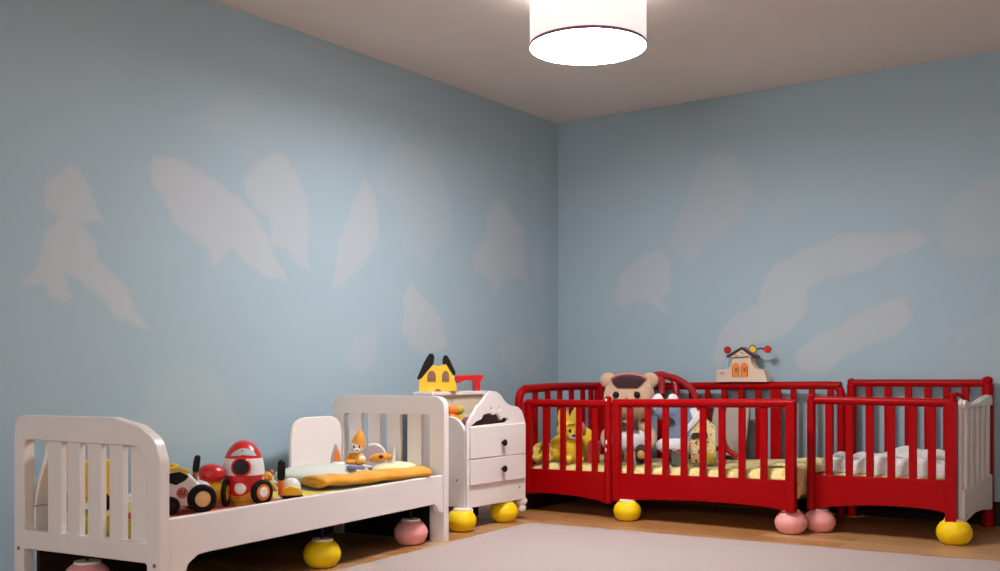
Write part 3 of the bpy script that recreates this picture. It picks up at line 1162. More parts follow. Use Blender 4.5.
p = bedp(.47, -.22)
dr = thing('toy_drum', 'lilac-grey half-round toy board with a white rim leaning behind the orange fish', 'toy', (p[0], p[1], .415), facing(p[0], p[1]) - .1)
arc = [(.066 * math.cos(PI * k / 16), .066 * 1.15 * math.sin(PI * k / 16) + .055) for k in range(17)]
b = bm_()
prism(b, [(.066, 0)] + arc + [(-.066, 0)], .02, plane_xz(-.01))
obj('board', b, M['lilac'], dr, bevel=.004)
b = bm_()
tube(b, [(x, 0, z) for x, z in [(.068, .0)] + [(q[0] * 1.03, q[1] + .003) for q in arc[:11]]], .007, 10)
obj('rim', b, M['toywhite'], dr)

p = bedp(.555, -.27)
fi = thing('toy_fish', 'orange-yellow toy fish with a dark eye lying on the small cushion', 'toy fish', (p[0], p[1], .449), facing(p[0], p[1]))
b = bm_()
path = [(-.06, 0, .012), (-.055, 0, .022), (-.03, 0, .03), (.0, 0, .034), (.04, 0, .036), (.07, 0, .038)]
tube(b, path, [.006, .017, .025, .025, .018, .013], 16)
obj('body', b, M['orangefur'], fi)
b = bm_()
prism(b, rpoly([(.062, .0), (.066, .06), (.072, .09), (.078, .085), (.080, .03), (.078, .0)], .006), .03, plane_xz(-.015))
obj('tail_fin', b, M['toywhite'], fi, bevel=.004)
for s in (-1, 1):
    b = bm_()
    ell(b, (.0, s * .0235, .038), (.014, .004, .010), u=14, v=8)
    obj('eye', b, M['darkbrown'], fi)
p = bedp(.52, -.46)
b = bm_()
prism(b, rpoly([(-.05, -.03), (.045, -.02), (.055, .03), (-.03, .035)], .006), .014, plane_xy(0))
bl = obj('picture_book', b, M['violet'], None, bevel=.002, loc=(p[0], p[1], .432), rot=(.0, .12, facing(p[0], p[1])))
tag(bl, 'small violet-blue book lying on the pillow below the plush fox', 'book')

# ---------------------------------------------------------------- white drawer unit
DY0, DY1, DXF = -2.11, -1.49, .70
unit = thing('drawer_unit', 'white children drawer unit with cloud-shaped front between bed and red crib', 'drawer unit', ((DXF + .28) / 2, (DY0 + DY1) / 2, 0))
UX, UY = (DXF + .28) / 2, (DY0 + DY1) / 2


def uo(name, b, m, bevel=.004, parent=None, **k):
    bmesh.ops.translate(b, verts=b.verts, vec=(-UX, -UY, 0))
    return obj(name, b, m, parent or unit, bevel=bevel, **k)


for y in (DY0, DY1 - .026):
    b = bm_()
    prism(b, rpoly([(.28, .135), (.28, .81), (.42, .81), (.42, .70), (.62, .68), (DXF - .012, .62), (DXF - .012, .135)], [0, 0, 0, .02, .09, .08, 0]), .026, plane_xz(y))
    uo('side_panel', b, M['white'], .006)
outline = [(DY0, .135), (DY0, .60), (DY0 + .012, .65), (DY0 + .045, .69), (DY0 + .075, .715), (DY0 + .105, .752), (DY0 + .14, .765),
           (DY0 + .17, .79), (DY0 + .20, .822), (DY0 + .245, .838), (DY0 + .30, .836), (DY0 + .345, .815), (DY0 + .385, .778), (DY0 + .42, .757), (DY0 + .47, .742),
           (DY0 + .53, .735), (DY0 + .575, .71), (DY0 + .605, .665), (DY1, .62), (DY1, .135)]
hole = [(DY0 + .035, .626), (DY1 - .21, .638), (DY1 - .185, .66), (DY1 - .235, .672), (DY1 - .27, .655), (DY1 - .295, .685), (DY1 - .32, .70), (DY1 - .35, .69), (DY1 - .385, .703), (DY1 - .415, .70), (DY1 - .455, .695), (DY1 - .475, .668), (DY1 - .53, .655)]
hole = [(max(DY0 + .03, y), z) for y, z in hole]
eyes = [[(DY0 + d + .011 * math.cos(2 * PI * k / 12),   .728 + .013 * math.sin(2 * PI * k / 12)) for k in range(12)] for d in (.245, .325)]
b = bm_()
prism(b, rpoly(outline, [0] + [.03] * (len(outline) - 2) + [0], 4), .022, plane_yz(DXF - .012), [hole] + eyes)
uo('front_panel', b, M['white'], .004)
b = bm_()
box(b, (.355, (DY0 + DY1) / 2, .822), (.16, DY1 - DY0, .024))
uo('top_board', b, M['white'], .005)
b = bm_()
box(b, (.405, (DY0 + DY1) / 2, .68), (.016, DY1 - DY0 - .054, .26))
uo('inner_back', b, M['beige'], .002)
b = bm_()
box(b, (.55, (DY0 + DY1) / 2, .56), (.27, DY1 - DY0 - .054, .016))
uo('tray_shelf', b, M['beige'], .002)
b = bm_()
box(b, (.485, (DY0 + DY1) / 2, .15), (.40, DY1 - DY0 - .054, .02))
uo('bottom_board', b, M['white'], .002)
b = bm_()
box(b, (.288, (DY0 + DY1) / 2, .47), (.012, DY1 - DY0 - .054, .65))
uo('back_panel', b, M['white'], .002)
for z0, z1, kz in ((.432, .622, .515), (.272, .424, .352)):
    b = bm_()
    prism(b, rpoly([(DY0 + .016, z0), (DY1 - .022, z0), (DY1 - .022, z1 + .006), (DY0 + .016, z1)], .006), .016, plane_yz(DXF + .0105))
    d = uo('drawer_front', b, M['white'], .004)
    b = bm_()
    lathe(b, [(0, 0), (.008, 0), (.009, .012), (.02, .018), (.021, .026), (.012, .034), (0, .035)], 20, disc_mtx((DXF + .0265, DY0 + .335, kz), (1, 0, 0)))
    uo('knob', b, M['black'], 0, parent=d)
for y, z in ((DY1 - .07, .215),):
    b = bm_()
    lathe(b, [(0, 0), (.007, 0), (.006, .002), (0, .002)], 12, disc_mtx((DXF + .0105, y, z), (1, 0, 0)))
    uo('screw', b, M['steel'], 0)
b = bm_()
lathe(b, [(0, 0), (.007, 0), (.006, .002), (0, .002)], 12, disc_mtx((.63, DY0, .30), (0, -1, 0)))
uo('screw', b, M['steel'], 0)
b = bm_()
lathe(b, [(0, .05), (.026, .05), (.034, .062), (.036, .078), (.030, .09), (.036, .10), (.044, .112), (.044, .125), (.036, .136), (0, .136)], 24, Matrix.Translation((DXF - .03, DY1 + .0, 0)))
uo('turned_foot', b, M['white'], 0)
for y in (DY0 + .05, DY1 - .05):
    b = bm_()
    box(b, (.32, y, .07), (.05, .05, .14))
    uo('rear_leg', b, M['darkwood_shade'], .004)
b = bm_()
lathe(b, [(0, .098), (.014, .10), (.022, .112), (.022, .124), (.016, .137), (0, .138)], 20, Matrix.Translation((DXF + .0, DY0 + .035, 0)))
uo('bead_foot', b, M['white'], 0)
for x, y in ((.685, -2.135), (.655, -1.655)):
    ball_foot(unit, x - UX, y - UY, 'yellowball', .99)

# things in the drawer unit's tray
b = bm_()
prism(b, rpoly([(-.27, 0), (-.27, .06), (-.20, .10), (-.13, .13), (-.08, .195), (-.03, .20), (.02, .185), (.06, .155), (.11, .12), (.16, .13), (.23, .09), (.25, 0)], .015), .05, plane_yz(-.025))
o = obj('plush_dinosaur', b, M['darkbrown'], None, bevel=.012, loc=(.645, -1.80, .5685))
tag(o, 'dark brown spiky plush showing through the slot of the drawer unit', 'plush toy')
b = bm_()
ell(b, (0, 0, .055), (.035, .06, .055))
o = obj('plush_ball', b, M['plum'], None, loc=(.575, -1.93, .5685))
tag(o, 'plum-pink plush ball behind the left part of the drawer unit slot', 'plush toy')
b = bm_()
ell(b, (0, 0, .07), (.045, .05, .07))
ell(b, (0, .01, .15), (.035, .04, .035))
o = obj('plush_bird', b, M['toyorange'], None, loc=(.52, -2.02, .5685))
tag(o, 'orange plush bird standing in the open tray behind the cloud front', 'plush toy')
b = bm_()
ell(b, (0, 0, .065), (.05, .05, .065))
ell(b, (0, -.01, .15), (.035, .035, .03))
o = obj('plush_chick', b, M['oliveplush'], None, loc=(.47, -1.88, .5685))
tag(o, 'dull yellow plush chick inside the open tray, beside the orange bird', 'plush toy')

# toy house and red T on the top board
hs = thing('toy_house', 'yellow toy house with two black sloping roofs on the drawer unit', 'toy house', (.355, -1.955, .8345), facing(.355, -1.955))
b = bm_()
prism(b, rpoly([(-.12, 0), (-.12, .09), (-.06, .185), (-.035, .17), (0, .158), (.035, .172), (.052, .175), (.098, .10), (.118, .03), (.12, 0)], .006), .075, plane_xz(-.0375))
obj('walls', b, M['toyyellow'], hs, bevel=.008)
for pts in ([(-.133, .082), (-.122, .074), (-.104, .082), (-.028, .172), (-.022, .215), (-.030, .238), (-.055, .238), (-.085, .19)],
            [(.03, .165), (.028, .20), (.036, .225), (.056, .23), (.075, .20), (.112, .12), (.108, .102), (.098, .10), (.05, .178)]):
    b = bm_()
    prism(b, rpoly(pts, .008), .085, plane_xz(-.0425))
    obj('roof', b, M['black'], hs, bevel=.006)
for x in (-.04, .048):
    k = 1.0 if x < 0 else .85
    b = bm_()
    prism(b, [(x - .026 * k, .062), (x + .026 * k, .062), (x + .026 * k, .095)] + [(x + .026 * k * math.cos(a), .095 + .036 * math.sin(a)) for a in (.4, .8, 1.2, PI / 2, 1.94, 2.34, 2.74)] + [(x - .026 * k, .095)], .006, plane_xz(-.042))
    wn = obj('window', b, M['brown'], hs, bevel=.001)
    b = bm_()
    for dx in (-.009, .009):
        box(b, (x + dx * k, -.043, .088), (.004, .003, .05))
    box(b, (x, -.043, .088), (.05 * k, .003, .004))
    obj('muntin', b, M['greybox'], wn)
b = bm_()
prism(b, [(.02 * math.cos(PI * k / 8) + .0, .018 * math.sin(PI * k / 8)) for k in range(9)], .004, plane_xz(-.0405))
obj('doorway', b, M['brown'], hs)

b = bm_()
prism(b, rpoly([(.045, 0), (.045, .055), (.035, .072), (-.03, .068), (-.05, .062), (-.068, .05), (-.085, .052), (-.09, .075), (-.08, .102), (.10, .104), (.104, .096), (.085, .062), (.082, .05), (.082, 0)],
                [.003, .01, .012, .01, .01, .01, .01, .012, .012, .01, .006, .01, .01, .003]), .05, plane_xz(-.025))
o = obj('toy_hammer', b, M['toyred'], None, bevel=.007, loc=(.345, -1.635, .8345), rot=(0, 0, PI / 2 - .5))
tag(o, 'red T-shaped toy hammer standing beside the yellow toy house', 'toy hammer')


# ---------------------------------------------------------------- red cribs
def post_round(bm, x, y, z0, z1, r):
    lathe(bm, [(0, z0), (r, z0), (r, z1 - r * 1.3), (r * .82, z1 - r * 1.2), (r * .95, z1 - r * .7), (r * .8, z1 - r * .25), (r * .4, z1), (0, z1 + .002)], 20, Matrix.Translation((x, y, 0)))


CRX, CRY = 1.4, -.62
crib = thing('crib', 'long red slatted crib with yellow printed mattress and a plush bear in the room corner', 'crib', (CRX, CRY, 0), 0, 'red cribs along the back wall')


def mover(parent, ox, oy):
    def f(name, b, m, bevel=.004, par=None, **k):
        bmesh.ops.translate(b, verts=b.verts, vec=(-ox, -oy, 0))
        return obj(name, b, m, par or parent, bevel=bevel, **k)
    return f


co_ = mover(crib, CRX, CRY)
FY, BY = -1.12, -.12


def arch_board(x0, x1, zb0, zb1, zt0, zt1, rise, n=14):
    pts = [(x0, zt0), (x0, zb0)]
    e = .05 * (x1 - x0)
    for k in range(n + 1):
        t = k / n
        pts.append((x0 + e + (x1 - x0 - 2 * e) * t, zb0 * (1 - t) + zb1 * t + rise * math.sin(PI * t) ** .6))
    pts += [(x1, zb1), (x1, zt1)]
    return pts


# fronts
b = bm_()
prism(b, arch_board(.47, 1.125, .118, .098, .292, .302, .022), .03, plane_xz(FY - .012))
co_('front_board', b, M['red'], .005)
b = bm_()
prism(b, arch_board(1.15, 2.36, .118, .142, .300, .322, .026), .03, plane_xz(FY - .012))
co_('front_board', b, M['red'], .005)
b = bm_()
tube(b, [(.47, FY, .745), (1.12, FY, .748)], .026, 16)
co_('top_rail', b, M['red'], 0)
b = bm_()
tube(b, [(1.15, FY, .753), (2.35, FY, .773)], .027, 16)
co_('top_rail', b, M['red'], 0)
for x, wd in ((.622, .046), (.762, .042), (.888, .042), (1.010, .042)):
    b = bm_()
    box(b, (x, FY, .515), (wd, .022, .44))
    co_('slat', b, M['red'], .006)
for x in (1.275, 1.405, 1.53, 1.657, 1.786, 1.911, 2.041, 2.179):
    b = bm_()
    box(b, (x, FY, .528), (.044, .022, .46))
    co_('slat', b, M['red'], .006)
b = bm_()
box(b, (.478, FY, .44), (.055, .05, .64))
co_('post', b, M['red'], .012)
b = bm_()
post_round(b, 1.118, FY - .012, .10, .80, .026)
co_('post', b, M['red'], 0)
b = bm_()
box(b, (1.178, FY, .43), (.055, .05, .63))
co_('post', b, M['red'], .012)
b = bm_()
box(b, (2.345, FY, .46), (.062, .055, .66))
co_('post', b, M['red'], .014)
# scuffs where the paint is worn off the joint post
b = bm_()
for x, z, h in ((1.117, .775, .02), (1.119, .50, .035), (1.116, .45, .03)):
    ell(b, (x, FY - .0365, z), (.006, .003, h / 2), u=10, v=8)
co_('paint_scuff', b, M['cap'], 0)
# left end
b = bm_()
pth = spline([(.435, -1.165, .10), (.435, -1.165, .45), (.435, -1.17, .70), (.435, -1.165, .79), (.435, -1.12, .832), (.435, -1.04, .842), (.435, -.6, .853), (.435, BY, .852)], 6)
tube(b, pth, .03, 14)
co_('end_frame', b, M['red'], 0)
b = bm_()
box(b, (.44, (-1.15 + BY) / 2, .21), (.03, 1.0, .2))
co_('end_board', b, M['red'], .005)
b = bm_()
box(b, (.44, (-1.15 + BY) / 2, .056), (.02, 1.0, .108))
co_('end_shade_board', b, M['darkwood_shade'], .002)  # added dark board, its colour stands in for shade below the end
for y in (-.98, -.82, -.66, -.50, -.34, -.22):
    b = bm_()
    box(b, (.44, y, .57), (.022, .05, .55))
    co_('slat', b, M['red'], .006)
# back
b = bm_()
tube(b, spline([(.45, BY, .850), (1.2, BY, .857), (2.22, BY, .868), (2.29, BY, .856), (2.315, BY, .815), (2.318, BY, .7), (2.318, BY, .3), (2.318, BY, .0)], 6), .027, 14)
co_('back_frame', b, M['red'], 0)
b = bm_()
box(b, (1.38, BY, .21), (1.86, .026, .2))
co_('back_board', b, M['red'], .005)
b = bm_()
box(b, (.46, BY, .44), (.075, .06, .88))
co_('post', b, M['red'], .012)
for k in range(14):
    x = .595 + .127 * k
    if x > 2.25:
        continue
    b = bm_()
    box(b, (x, BY, .57), (.075 if abs(x - 1.865) < .05 else .042, .022, .56))
    co_('slat', b, M['red'], .006)
b = bm_()
box(b, (1.39, -.62, .195), (1.84, .94, .02))
co_('mattress_base', b, M['beige'], .002)
for x, y, c, k in ((1.262, -1.135, 'yellowball', .97), (2.322, -1.06, 'pinkball', 1.02)):
    ball_foot(crib, x - CRX, y - CRY, c, k)

b = bm_()
soft_slab(b, 1.83, .93, .125, 60, 30, .035, .008, 11, top=lambda x, y: .055 * max(0, (x + .1) / 1.0) ** 1.2 if x > -.1 else 0)
o = obj('mattress', b, M['yellowprint'], None, loc=(1.395, -.625, .206), angle=70)
tag(o, 'yellow printed mattress lying in the long red crib', 'mattress')
b = bm_()
path = []
sec = [(-.12, .395), (-.02, .408), (.06, .405), (.085, .385), (.09, .34), (.088, .29), (.09, .235), (.080, .215), (.07, .235), (.068, .30), (.066, .37), (.04, .388), (-.02, .391), (-.12, .38)]
ny = 18
rings = []
for j in range(ny + 1):
    y = -1.055 + .55 * j / ny
    rings.append([b.verts.new((2.275 + u + .004 * math.sin(j * 1.7 + k), y, v + .007 * math.sin(j * 1.1 + k * .6))) for k, (u, v) in enumerate(sec)])
for j in range(ny):
    for k in range(len(sec)):
        b.faces.new((rings[j][k], rings[j][(k + 1) % len(sec)], rings[j + 1][(k + 1) % len(sec)], rings[j + 1][k]))
b.faces.new(rings[0]); b.faces.new(list(reversed(rings[-1])))
o = obj('blanket', b, M['yellowprint'], None, angle=70)
tag(o, 'yellow printed blanket hanging over the mattress end in the gap between the cribs', 'blanket')

# ---- right crib
RCX, RCY = 2.8, -.5
crib2 = thing('crib', 'shorter red crib with white slatted end panel and white quilt', 'crib', (RCX, RCY, 0), 0, 'red cribs along the back wall')
rc = mover(crib2, RCX, RCY)
F2, B2 = -.93, -.075
b = bm_()
prism(b, arch_board(2.415, 3.18, .142, .175, .345, .358, .028), .03, plane_xz(F2 - .012))
rc('front_board', b, M['red'], .005)
b = bm_()
tube(b, [(2.40, F2, .789), (3.19, F2, .784)], .024, 16)
rc('top_rail', b, M['red'], 0)
for x in (2.505, 2.625, 2.744, 2.864, 2.983, 3.085):
    b = bm_()
    box(b, (x, F2, .565), (.043, .022, .45))
    rc('slat', b, M['red'], .006)
b = bm_()
post_round(b, 2.402, F2 - .008, .135, .825, .026)
rc('post', b, M['red'], 0)
b = bm_()
box(b, (3.188, F2, .458), (.058, .055, .66))
post_round(b, 3.196, F2, .70, .835, .022)
rc('post', b, M['red'], .01)
b = bm_()
post_round(b, 2.372, B2, .0, .915, .03)
rc('post', b, M['red'], 0)
b = bm_()
post_round(b, 3.208, B2, .0, .93, .034)
rc('post', b, M['red'], 0)
b = bm_()
tube(b, [(2.38, B2, .886), (3.20, B2, .888)], .024, 14)
rc('back_rail', b, M['red'], 0)
for x in (2.485, 2.607, 2.735, 2.856, 2.97, 3.08):
    b = bm_()
    box(b, (x, B2, .61), (.045, .022, .55))
    rc('slat', b, M['red'], .006)
b = bm_()
box(b, (2.79, B2, .25), (.80, .026, .20))
rc('back_board', b, M['red'], .005)
b = bm_()
box(b, (2.402, -.50, .25), (.024, .80, .20))
rc('end_board', b, M['red'], .005)
# white end panel
ex = 3.222
ep_out = [(F2 + .05, .118), (F2 + .05, .775), (F2 + .09, .806), (F2 + .16, .79), (F2 + .24, .772), (F2 + .40, .78), (F2 + .56, .80), (F2 + .70, .815), (F2 + .79, .82), (B2 - .045, .79), (B2 - .045, .118),
          (B2 - .10, .112), (-.35, .135), (-.60, .14), (F2 + .10, .118)]
b = bm_()
prism(b, rpoly(ep_out, [0, .01, .03, .05, .06, .06, .06, .05, .03, .02, 0, .02, .05, .05, .02]), .020, plane_yz(ex - .014))
ep = rc('end_panel', b, M['white'], .004)
ep['label'] = 'white end panel'
for k in range(5):
    y = F2 + .145 + .142 * k
    b = bm_()
    box(b, (ex + .013, y, .53), (.018, .062, .46))
    rc('slat', b, M['white'], .008, par=None)
b = bm_()
prism(b, rpoly([(F2 + .055, .122), (F2 + .055, .30), (B2 - .05, .33), (B2 - .05, .122), (B2 - .10, .116), (-.35, .14), (-.60, .145), (F2 + .11, .122)], [0, 0, 0, 0, .02, .05, .05, .02]), .018, plane_yz(ex + .005))
rc('lower_board', b, M['white'], .004)
b = bm_()
prism(b, rpoly([(F2 + .055, .752), (F2 + .055, .772), (F2 + .09, .802), (F2 + .16, .787), (F2 + .24, .77), (F2 + .40, .777), (F2 + .56, .797), (F2 + .70, .812), (F2 + .785, .816), (B2 - .05, .79), (B2 - .05, .755)], [0, .01, .03, .05, .06, .06, .06, .05, .03, .02, 0]), .02, plane_yz(ex + .005))
rc('upper_board', b, M['white'], .006)
for y, z in ((F2 + .10, .155), (B2 - .12, .20)):
    b = bm_()
    lathe(b, [(0, 0), (.008, 0), (.007, .002), (0, .002)], 12, disc_mtx((ex + .023, y, z), (1, 0, 0)))
    rc('screw', b, M['steel'], 0)
b = bm_()
tube(b, spline([(3.15, F2 + .01, .815), (3.17, F2 + .06, .828), (3.20, F2 + .10, .83), (3.225, F2 + .13, .815)], 5), .011, 10)
rc('latch', b, M['red'], 0)
b = bm_()
box(b, (2.80, -.50, .235), (.75, .80, .02))
rc('mattress_base', b, M['beige'], .002)
for x, y, c, k in ((2.435, -.885, 'pinkball', 1.0), (3.196, -.90, 'yellowball', 1.03)):
    ball_foot(crib2, x - RCX, y - RCY, c, k)
b = bm_()
soft_slab(b, .74, .78, .11, 24, 24, .03, .004, 21)
o = obj('mattress', b, M['yellowprint'], None, loc=(2.80, -.505, .2455), angle=70)
tag(o, 'yellow printed mattress under the white quilt in the right crib', 'mattress')
b = bm_()
rng = random.Random(5)


def quilt_top(x, y):
    return .018 * math.sin(9 * x + 5 * y) + .014 * math.sin(17 * y - 6 * x + 1) + .012 * math.sin(23 * x + 3) + .03 * math.exp(-((x - .05) / .2) ** 2)


soft_slab(b, .735, .70, .072, 50, 44, .04, .004, 23, top=quilt_top)
o = obj('quilt', b, M['whiteprint'], None, loc=(2.802, -.50, .360), angle=75)
tag(o, 'white printed quilt bunched up on the mattress of the right crib', 'quilt')
b = bm_()
prism(b, rpoly([(-.03, 0), (.03, 0), (.032, .06), (-.028, .062)], .006), .05, plane_xz(-.025))
o = obj('toy_block', b, M['toyyellow'], None, bevel=.005, loc=(3.05, -.145, .3575))
tag(o, 'small yellow block at the back corner of the right crib', 'toy block')

# ---------------------------------------------------------------- toys in the long crib
# floral bundle
t = thing('plush_snail', 'yellow floral cloth bundle at the left end of the crib mattress', 'plush toy', (.528, -1.02, .333), facing(.528, -1.02))
b = bm_()
ell(b, (0, 0, .07), (.072, .065, .07))
ell(b, (-.03, -.045, .035), (.05, .04, .036))
ell(b, (.03, -.05, .03), (.042, .035, .03))
ell(b, (.01, -.03, .11), (.045, .04, .035))
obj('body', b, M['florals'], t)

# big yellow rabbit-like plush
t = thing('plush_rabbit', 'large yellow plush rabbit with upright ears lying behind the crib slats', 'plush toy', (.65, -.80, .333), facing(.65, -.80) - .1)
b = bm_()
ell(b, (-.02, 0, .10), (.16, .11, .10))
ell(b, (.06, .01, .12), (.10, .10, .12))
ell(b, (-.12, -.05, .05), (.06, .06, .05))
obj('body', b, M['yellowplush'], t)
b = bm_()
ell(b, (-.045, .01, .21), (.08, .075, .07))
hd = obj('head', b, M['yellowplush'], t)
for x, rr in ((-.045, -.1), (.04, .12)):
    b = bm_()
    ell(b, (x - .03, .02, .285), (.045, .022, .09), rot=(0, rr, 0))
    obj('ear', b, M['yellowplush' if x < 0 else 'oliveplush'], t)
for x in (-.03, .03):
    b = bm_()
    ell(b, (x - .045, -.060, .225), (.008, .006, .01), u=10, v=8)
    obj('eye', b, M['black'], hd)

# yellow dog plush
t = thing('plush_dog', 'yellow plush dog with a brown nose sitting upright in front of the red bricks', 'plush toy', (.755, -.985, .333), facing(.755, -.985) + .15)
b = bm_()
ell(b, (0, 0, .09), (.07, .06, .09))
ell(b, (-.04, -.05, .03), (.03, .05, .03))
ell(b, (.04, -.05, .03), (.03, .05, .03))
obj('body', b, M['yellowplush'], t)
b = bm_()
ell(b, (0, -.01, .21), (.068, .058, .062))
hd = obj('head', b, M['yellowplush'], t)
b = bm_()
ell(b, (0, -.062, .185), (.034, .022, .022))
obj('muzzle', b, M['creamfur'], hd)
b = bm_()
ell(b, (-.005, -.083, .194), (.016, .008, .010), u=14, v=10)
obj('nose', b, M['darkbrown'], hd)
for x in (-.028, .022):
    b = bm_()
    ell(b, (x, -.062, .225), (.011, .007, .013), u=12, v=10)
    obj('eye', b, M['maroon'], hd)
b = bm_()
ell(b, (.068, .0, .235), (.024, .02, .05), rot=(0, -.2, 0))
obj('ear', b, M['pinkcloth'], hd)
b = bm_()
ell(b, (-.068, .0, .23), (.02, .02, .045), rot=(0, .3, 0))
obj('ear', b, M['yellowplush'], hd)
# red bricks
for i, (z, dx, l) in enumerate(((.332, 0, 'red toy brick on the mattress behind the yellow dog, lower of two'), (.4065, .006, 'red toy brick stacked on top of another behind the yellow dog'))):
    b = bm_()
    box(b, (0, 0, .037), (.085, .07, .073))
    for u in (-.02, .02):
        for v in (-.016, .016):
            lathe(b, [(0, .0735), (.011, .0735), (.011, .080 if i else .0735), (0, .080 if i else .0735)], 14, Matrix.Translation((u, v, 0)))
    o = obj('toy_brick', b, M['toyred'], None, bevel=.003, loc=(.845 + dx, -.86, z), rot=(0, 0, .5))
    tag(o, l, 'toy brick', 'red toy bricks behind the yellow dog')

# the bear
BX, BYY = 1.015, -.66
br = thing('teddy_bear', 'big beige teddy bear with maroon hair and dark bow tie sitting in the crib', 'teddy bear', (BX, BYY, .34), facing(BX, BYY) - .1)
b = bm_()
ell(b, (0, 0, .13), (.125, .10, .14))
ell(b, (0, 0, .24), (.10, .085, .10))
obj('body', b, M['bearfur'], br)
b = bm_()
ell(b, (0, -.01, .14), (.135, .108, .088), e=.85)
obj('shirt', b, M['whitecloth'], br)
for s in (-1, 1):
    b = bm_()
    tube(b, spline([(s * .09, 0, .25), (s * .15, -.03, .19), (s * .155, -.07, .13), (s * .13, -.11, .11)], 5), [.034 + .004 * math.sin(k * .3) for k in range(16)], 14)
    ell(b, (s * .128, -.115, .108), (.036, .036, .034))
    obj('arm', b, M['bearfur'], br)
    b = bm_()
    tube(b, spline([(s * .06, -.02, .06), (s * .085, -.10, .052), (s * .10, -.17, .05)], 5), [.052] * 11, 14)
    lg = obj('leg', b, M['darkbrown'], br)
    b = bm_()
    ell(b, (s * .10, -.185, .066), (.048, .036, .064))
    obj('shoe', b, M['darkbrown'], lg)
    b = bm_()
    ell(b, (s * .10, -.216, .06), (.026, .012, .03))
    obj('sole_patch', b, M['tan'], lg)
b = bm_()
ell(b, (0, -.01, .435), (.178, .135, .158), e=.88)
hd = obj('head', b, M['bearfur'], br)
for s in (-1, 1):
    b = bm_()
    ell(b, (s * .145, .0, .56), (.058, .035, .056))
    obj('ear', b, M['bearfur'], hd)
    b = bm_()
    ell(b, (s * .072 - .005, -.138, .462), (.022, .014, .024))
    obj('eye', b, M['black'], hd)
b = bm_()
ell(b, (-.004, -.146, .442), (.009, .008, .006), u=12, v=8)
obj('nose', b, M['pinkcloth'], hd)
b = bm_()
v = ell(b, (0, -.013, .441), (.184, .141, .161), u=64, v=48, e=.88)
bmesh.ops.delete(b, geom=[f for f in b.faces if (lambda c: c.z < .508 + .06 * (c.x / .12) ** 4 or c.y > .05)(f.calc_center_median())], context='FACES')
hr = obj('hair', b, M['maroon'], hd)
b = bm_()
tube(b, spline([(-.125, -.03, .57), (-.09, -.025, .591), (-.04, -.02, .601), (0, -.02, .604), (.04, -.02, .601), (.09, -.025, .591), (.125, -.03, .57)], 4), .009, 10)
obj('hair_band', b, M['pinkcloth'], hr)
b = bm_()
prism(b, rpoly([(-.085, .225), (-.085, .295), (-.015, .27), (.0, .27), (.07, .30), (.075, .22), (.0, .245), (-.015, .245)], .008), .03, plane_xz(-.125))
obj('bow_tie', b, M['darkbrown'], br, bevel=.008)
b = bm_()
prism(b, rpoly([(-.02, -.045), (-.02, .045), (.02, .05), (.025, -.05)], .012), .03, plane_xz(-.02))
o = obj('toy_phone', b, M['creamfur'], None, bevel=.006, loc=(1.235, -1.02, .395), rot=(0, 0, facing(1.2, -.98)))
tag(o, 'small cream toy standing near the feet of the teddy bear', 'toy')

# white and blue doll
DX_, DYY = 1.40, -.62
dl = thing('cloth_doll', 'white and slate-blue cloth doll with two white pointed ears beside the teddy bear', 'doll', (DX_, DYY, .345), facing(DX_, DYY))
b = bm_()
prism(b, rpoly([(-.13, .10), (-.12, .30), (-.07, .40), (.05, .40), (.09, .30), (.12, .12)], .05), .14, plane_xz(-.07))
obj('body', b, M['bluecloth'], dl, bevel=.04, segs=4)
b = bm_()
ell(b, (-.02, -.01, .115), (.155, .10, .06), e=.8)
obj('skirt', b, M['whitecloth'], dl)
for s, x in ((-1, -.165), (1, -.06)):
    b = bm_()
    ell(b, (x, -.02, .405), (.042, .03, .062), rot=(0, -.12 * s, 0))
    obj('ear', b, M['whitecloth'], dl)
b = bm_()
ell(b, (-.09, -.01, .345), (.10, .07, .065))
obj('head', b, M['bluecloth'], dl)
b = bm_()
prism(b, rpoly([(-.13, .285), (-.09, .32), (-.04, .28), (-.09, .265)], .008), .02, plane_xz(-.095))
obj('beak', b, M['darkbrown'], dl, bevel=.005)
b = bm_()
tube(b, spline([(.06, -.03, .36), (.10, -.05, .28), (.085, -.08, .19), (.06, -.09, .13)], 5), .034, 12)
obj('arm', b, M['whitecloth'], dl)
b = bm_()
lathe(b, [(0, 0), (.022, 0), (.022, .008), (.012, .012), (0, .012)], 20, disc_mtx((.062, -.115, .115), (0, -1, .1)))
obj('orange_button', b, M['toyorange'], dl)
for x in (-.09, -.015):
    b = bm_()
    ell(b, (x, -.07, .052), (.042, .09, .052))
    obj('shoe', b, M['maroon' if x < -.05 else 'toycrimson'], dl)
b = bm_()
prism(b, rpoly([(-.05, 0), (-.055, .085), (.05, .09), (.06, .02), (.03, 0)], .006), .08, plane_xz(-.04))
o = obj('gift_box', b, M['greybox'], None, bevel=.004, loc=(1.50, -.86, .345), rot=(0, 0, facing(1.5, -.8)))
tag(o, 'dark grey box on the mattress in front of the blue cloth doll', 'box')

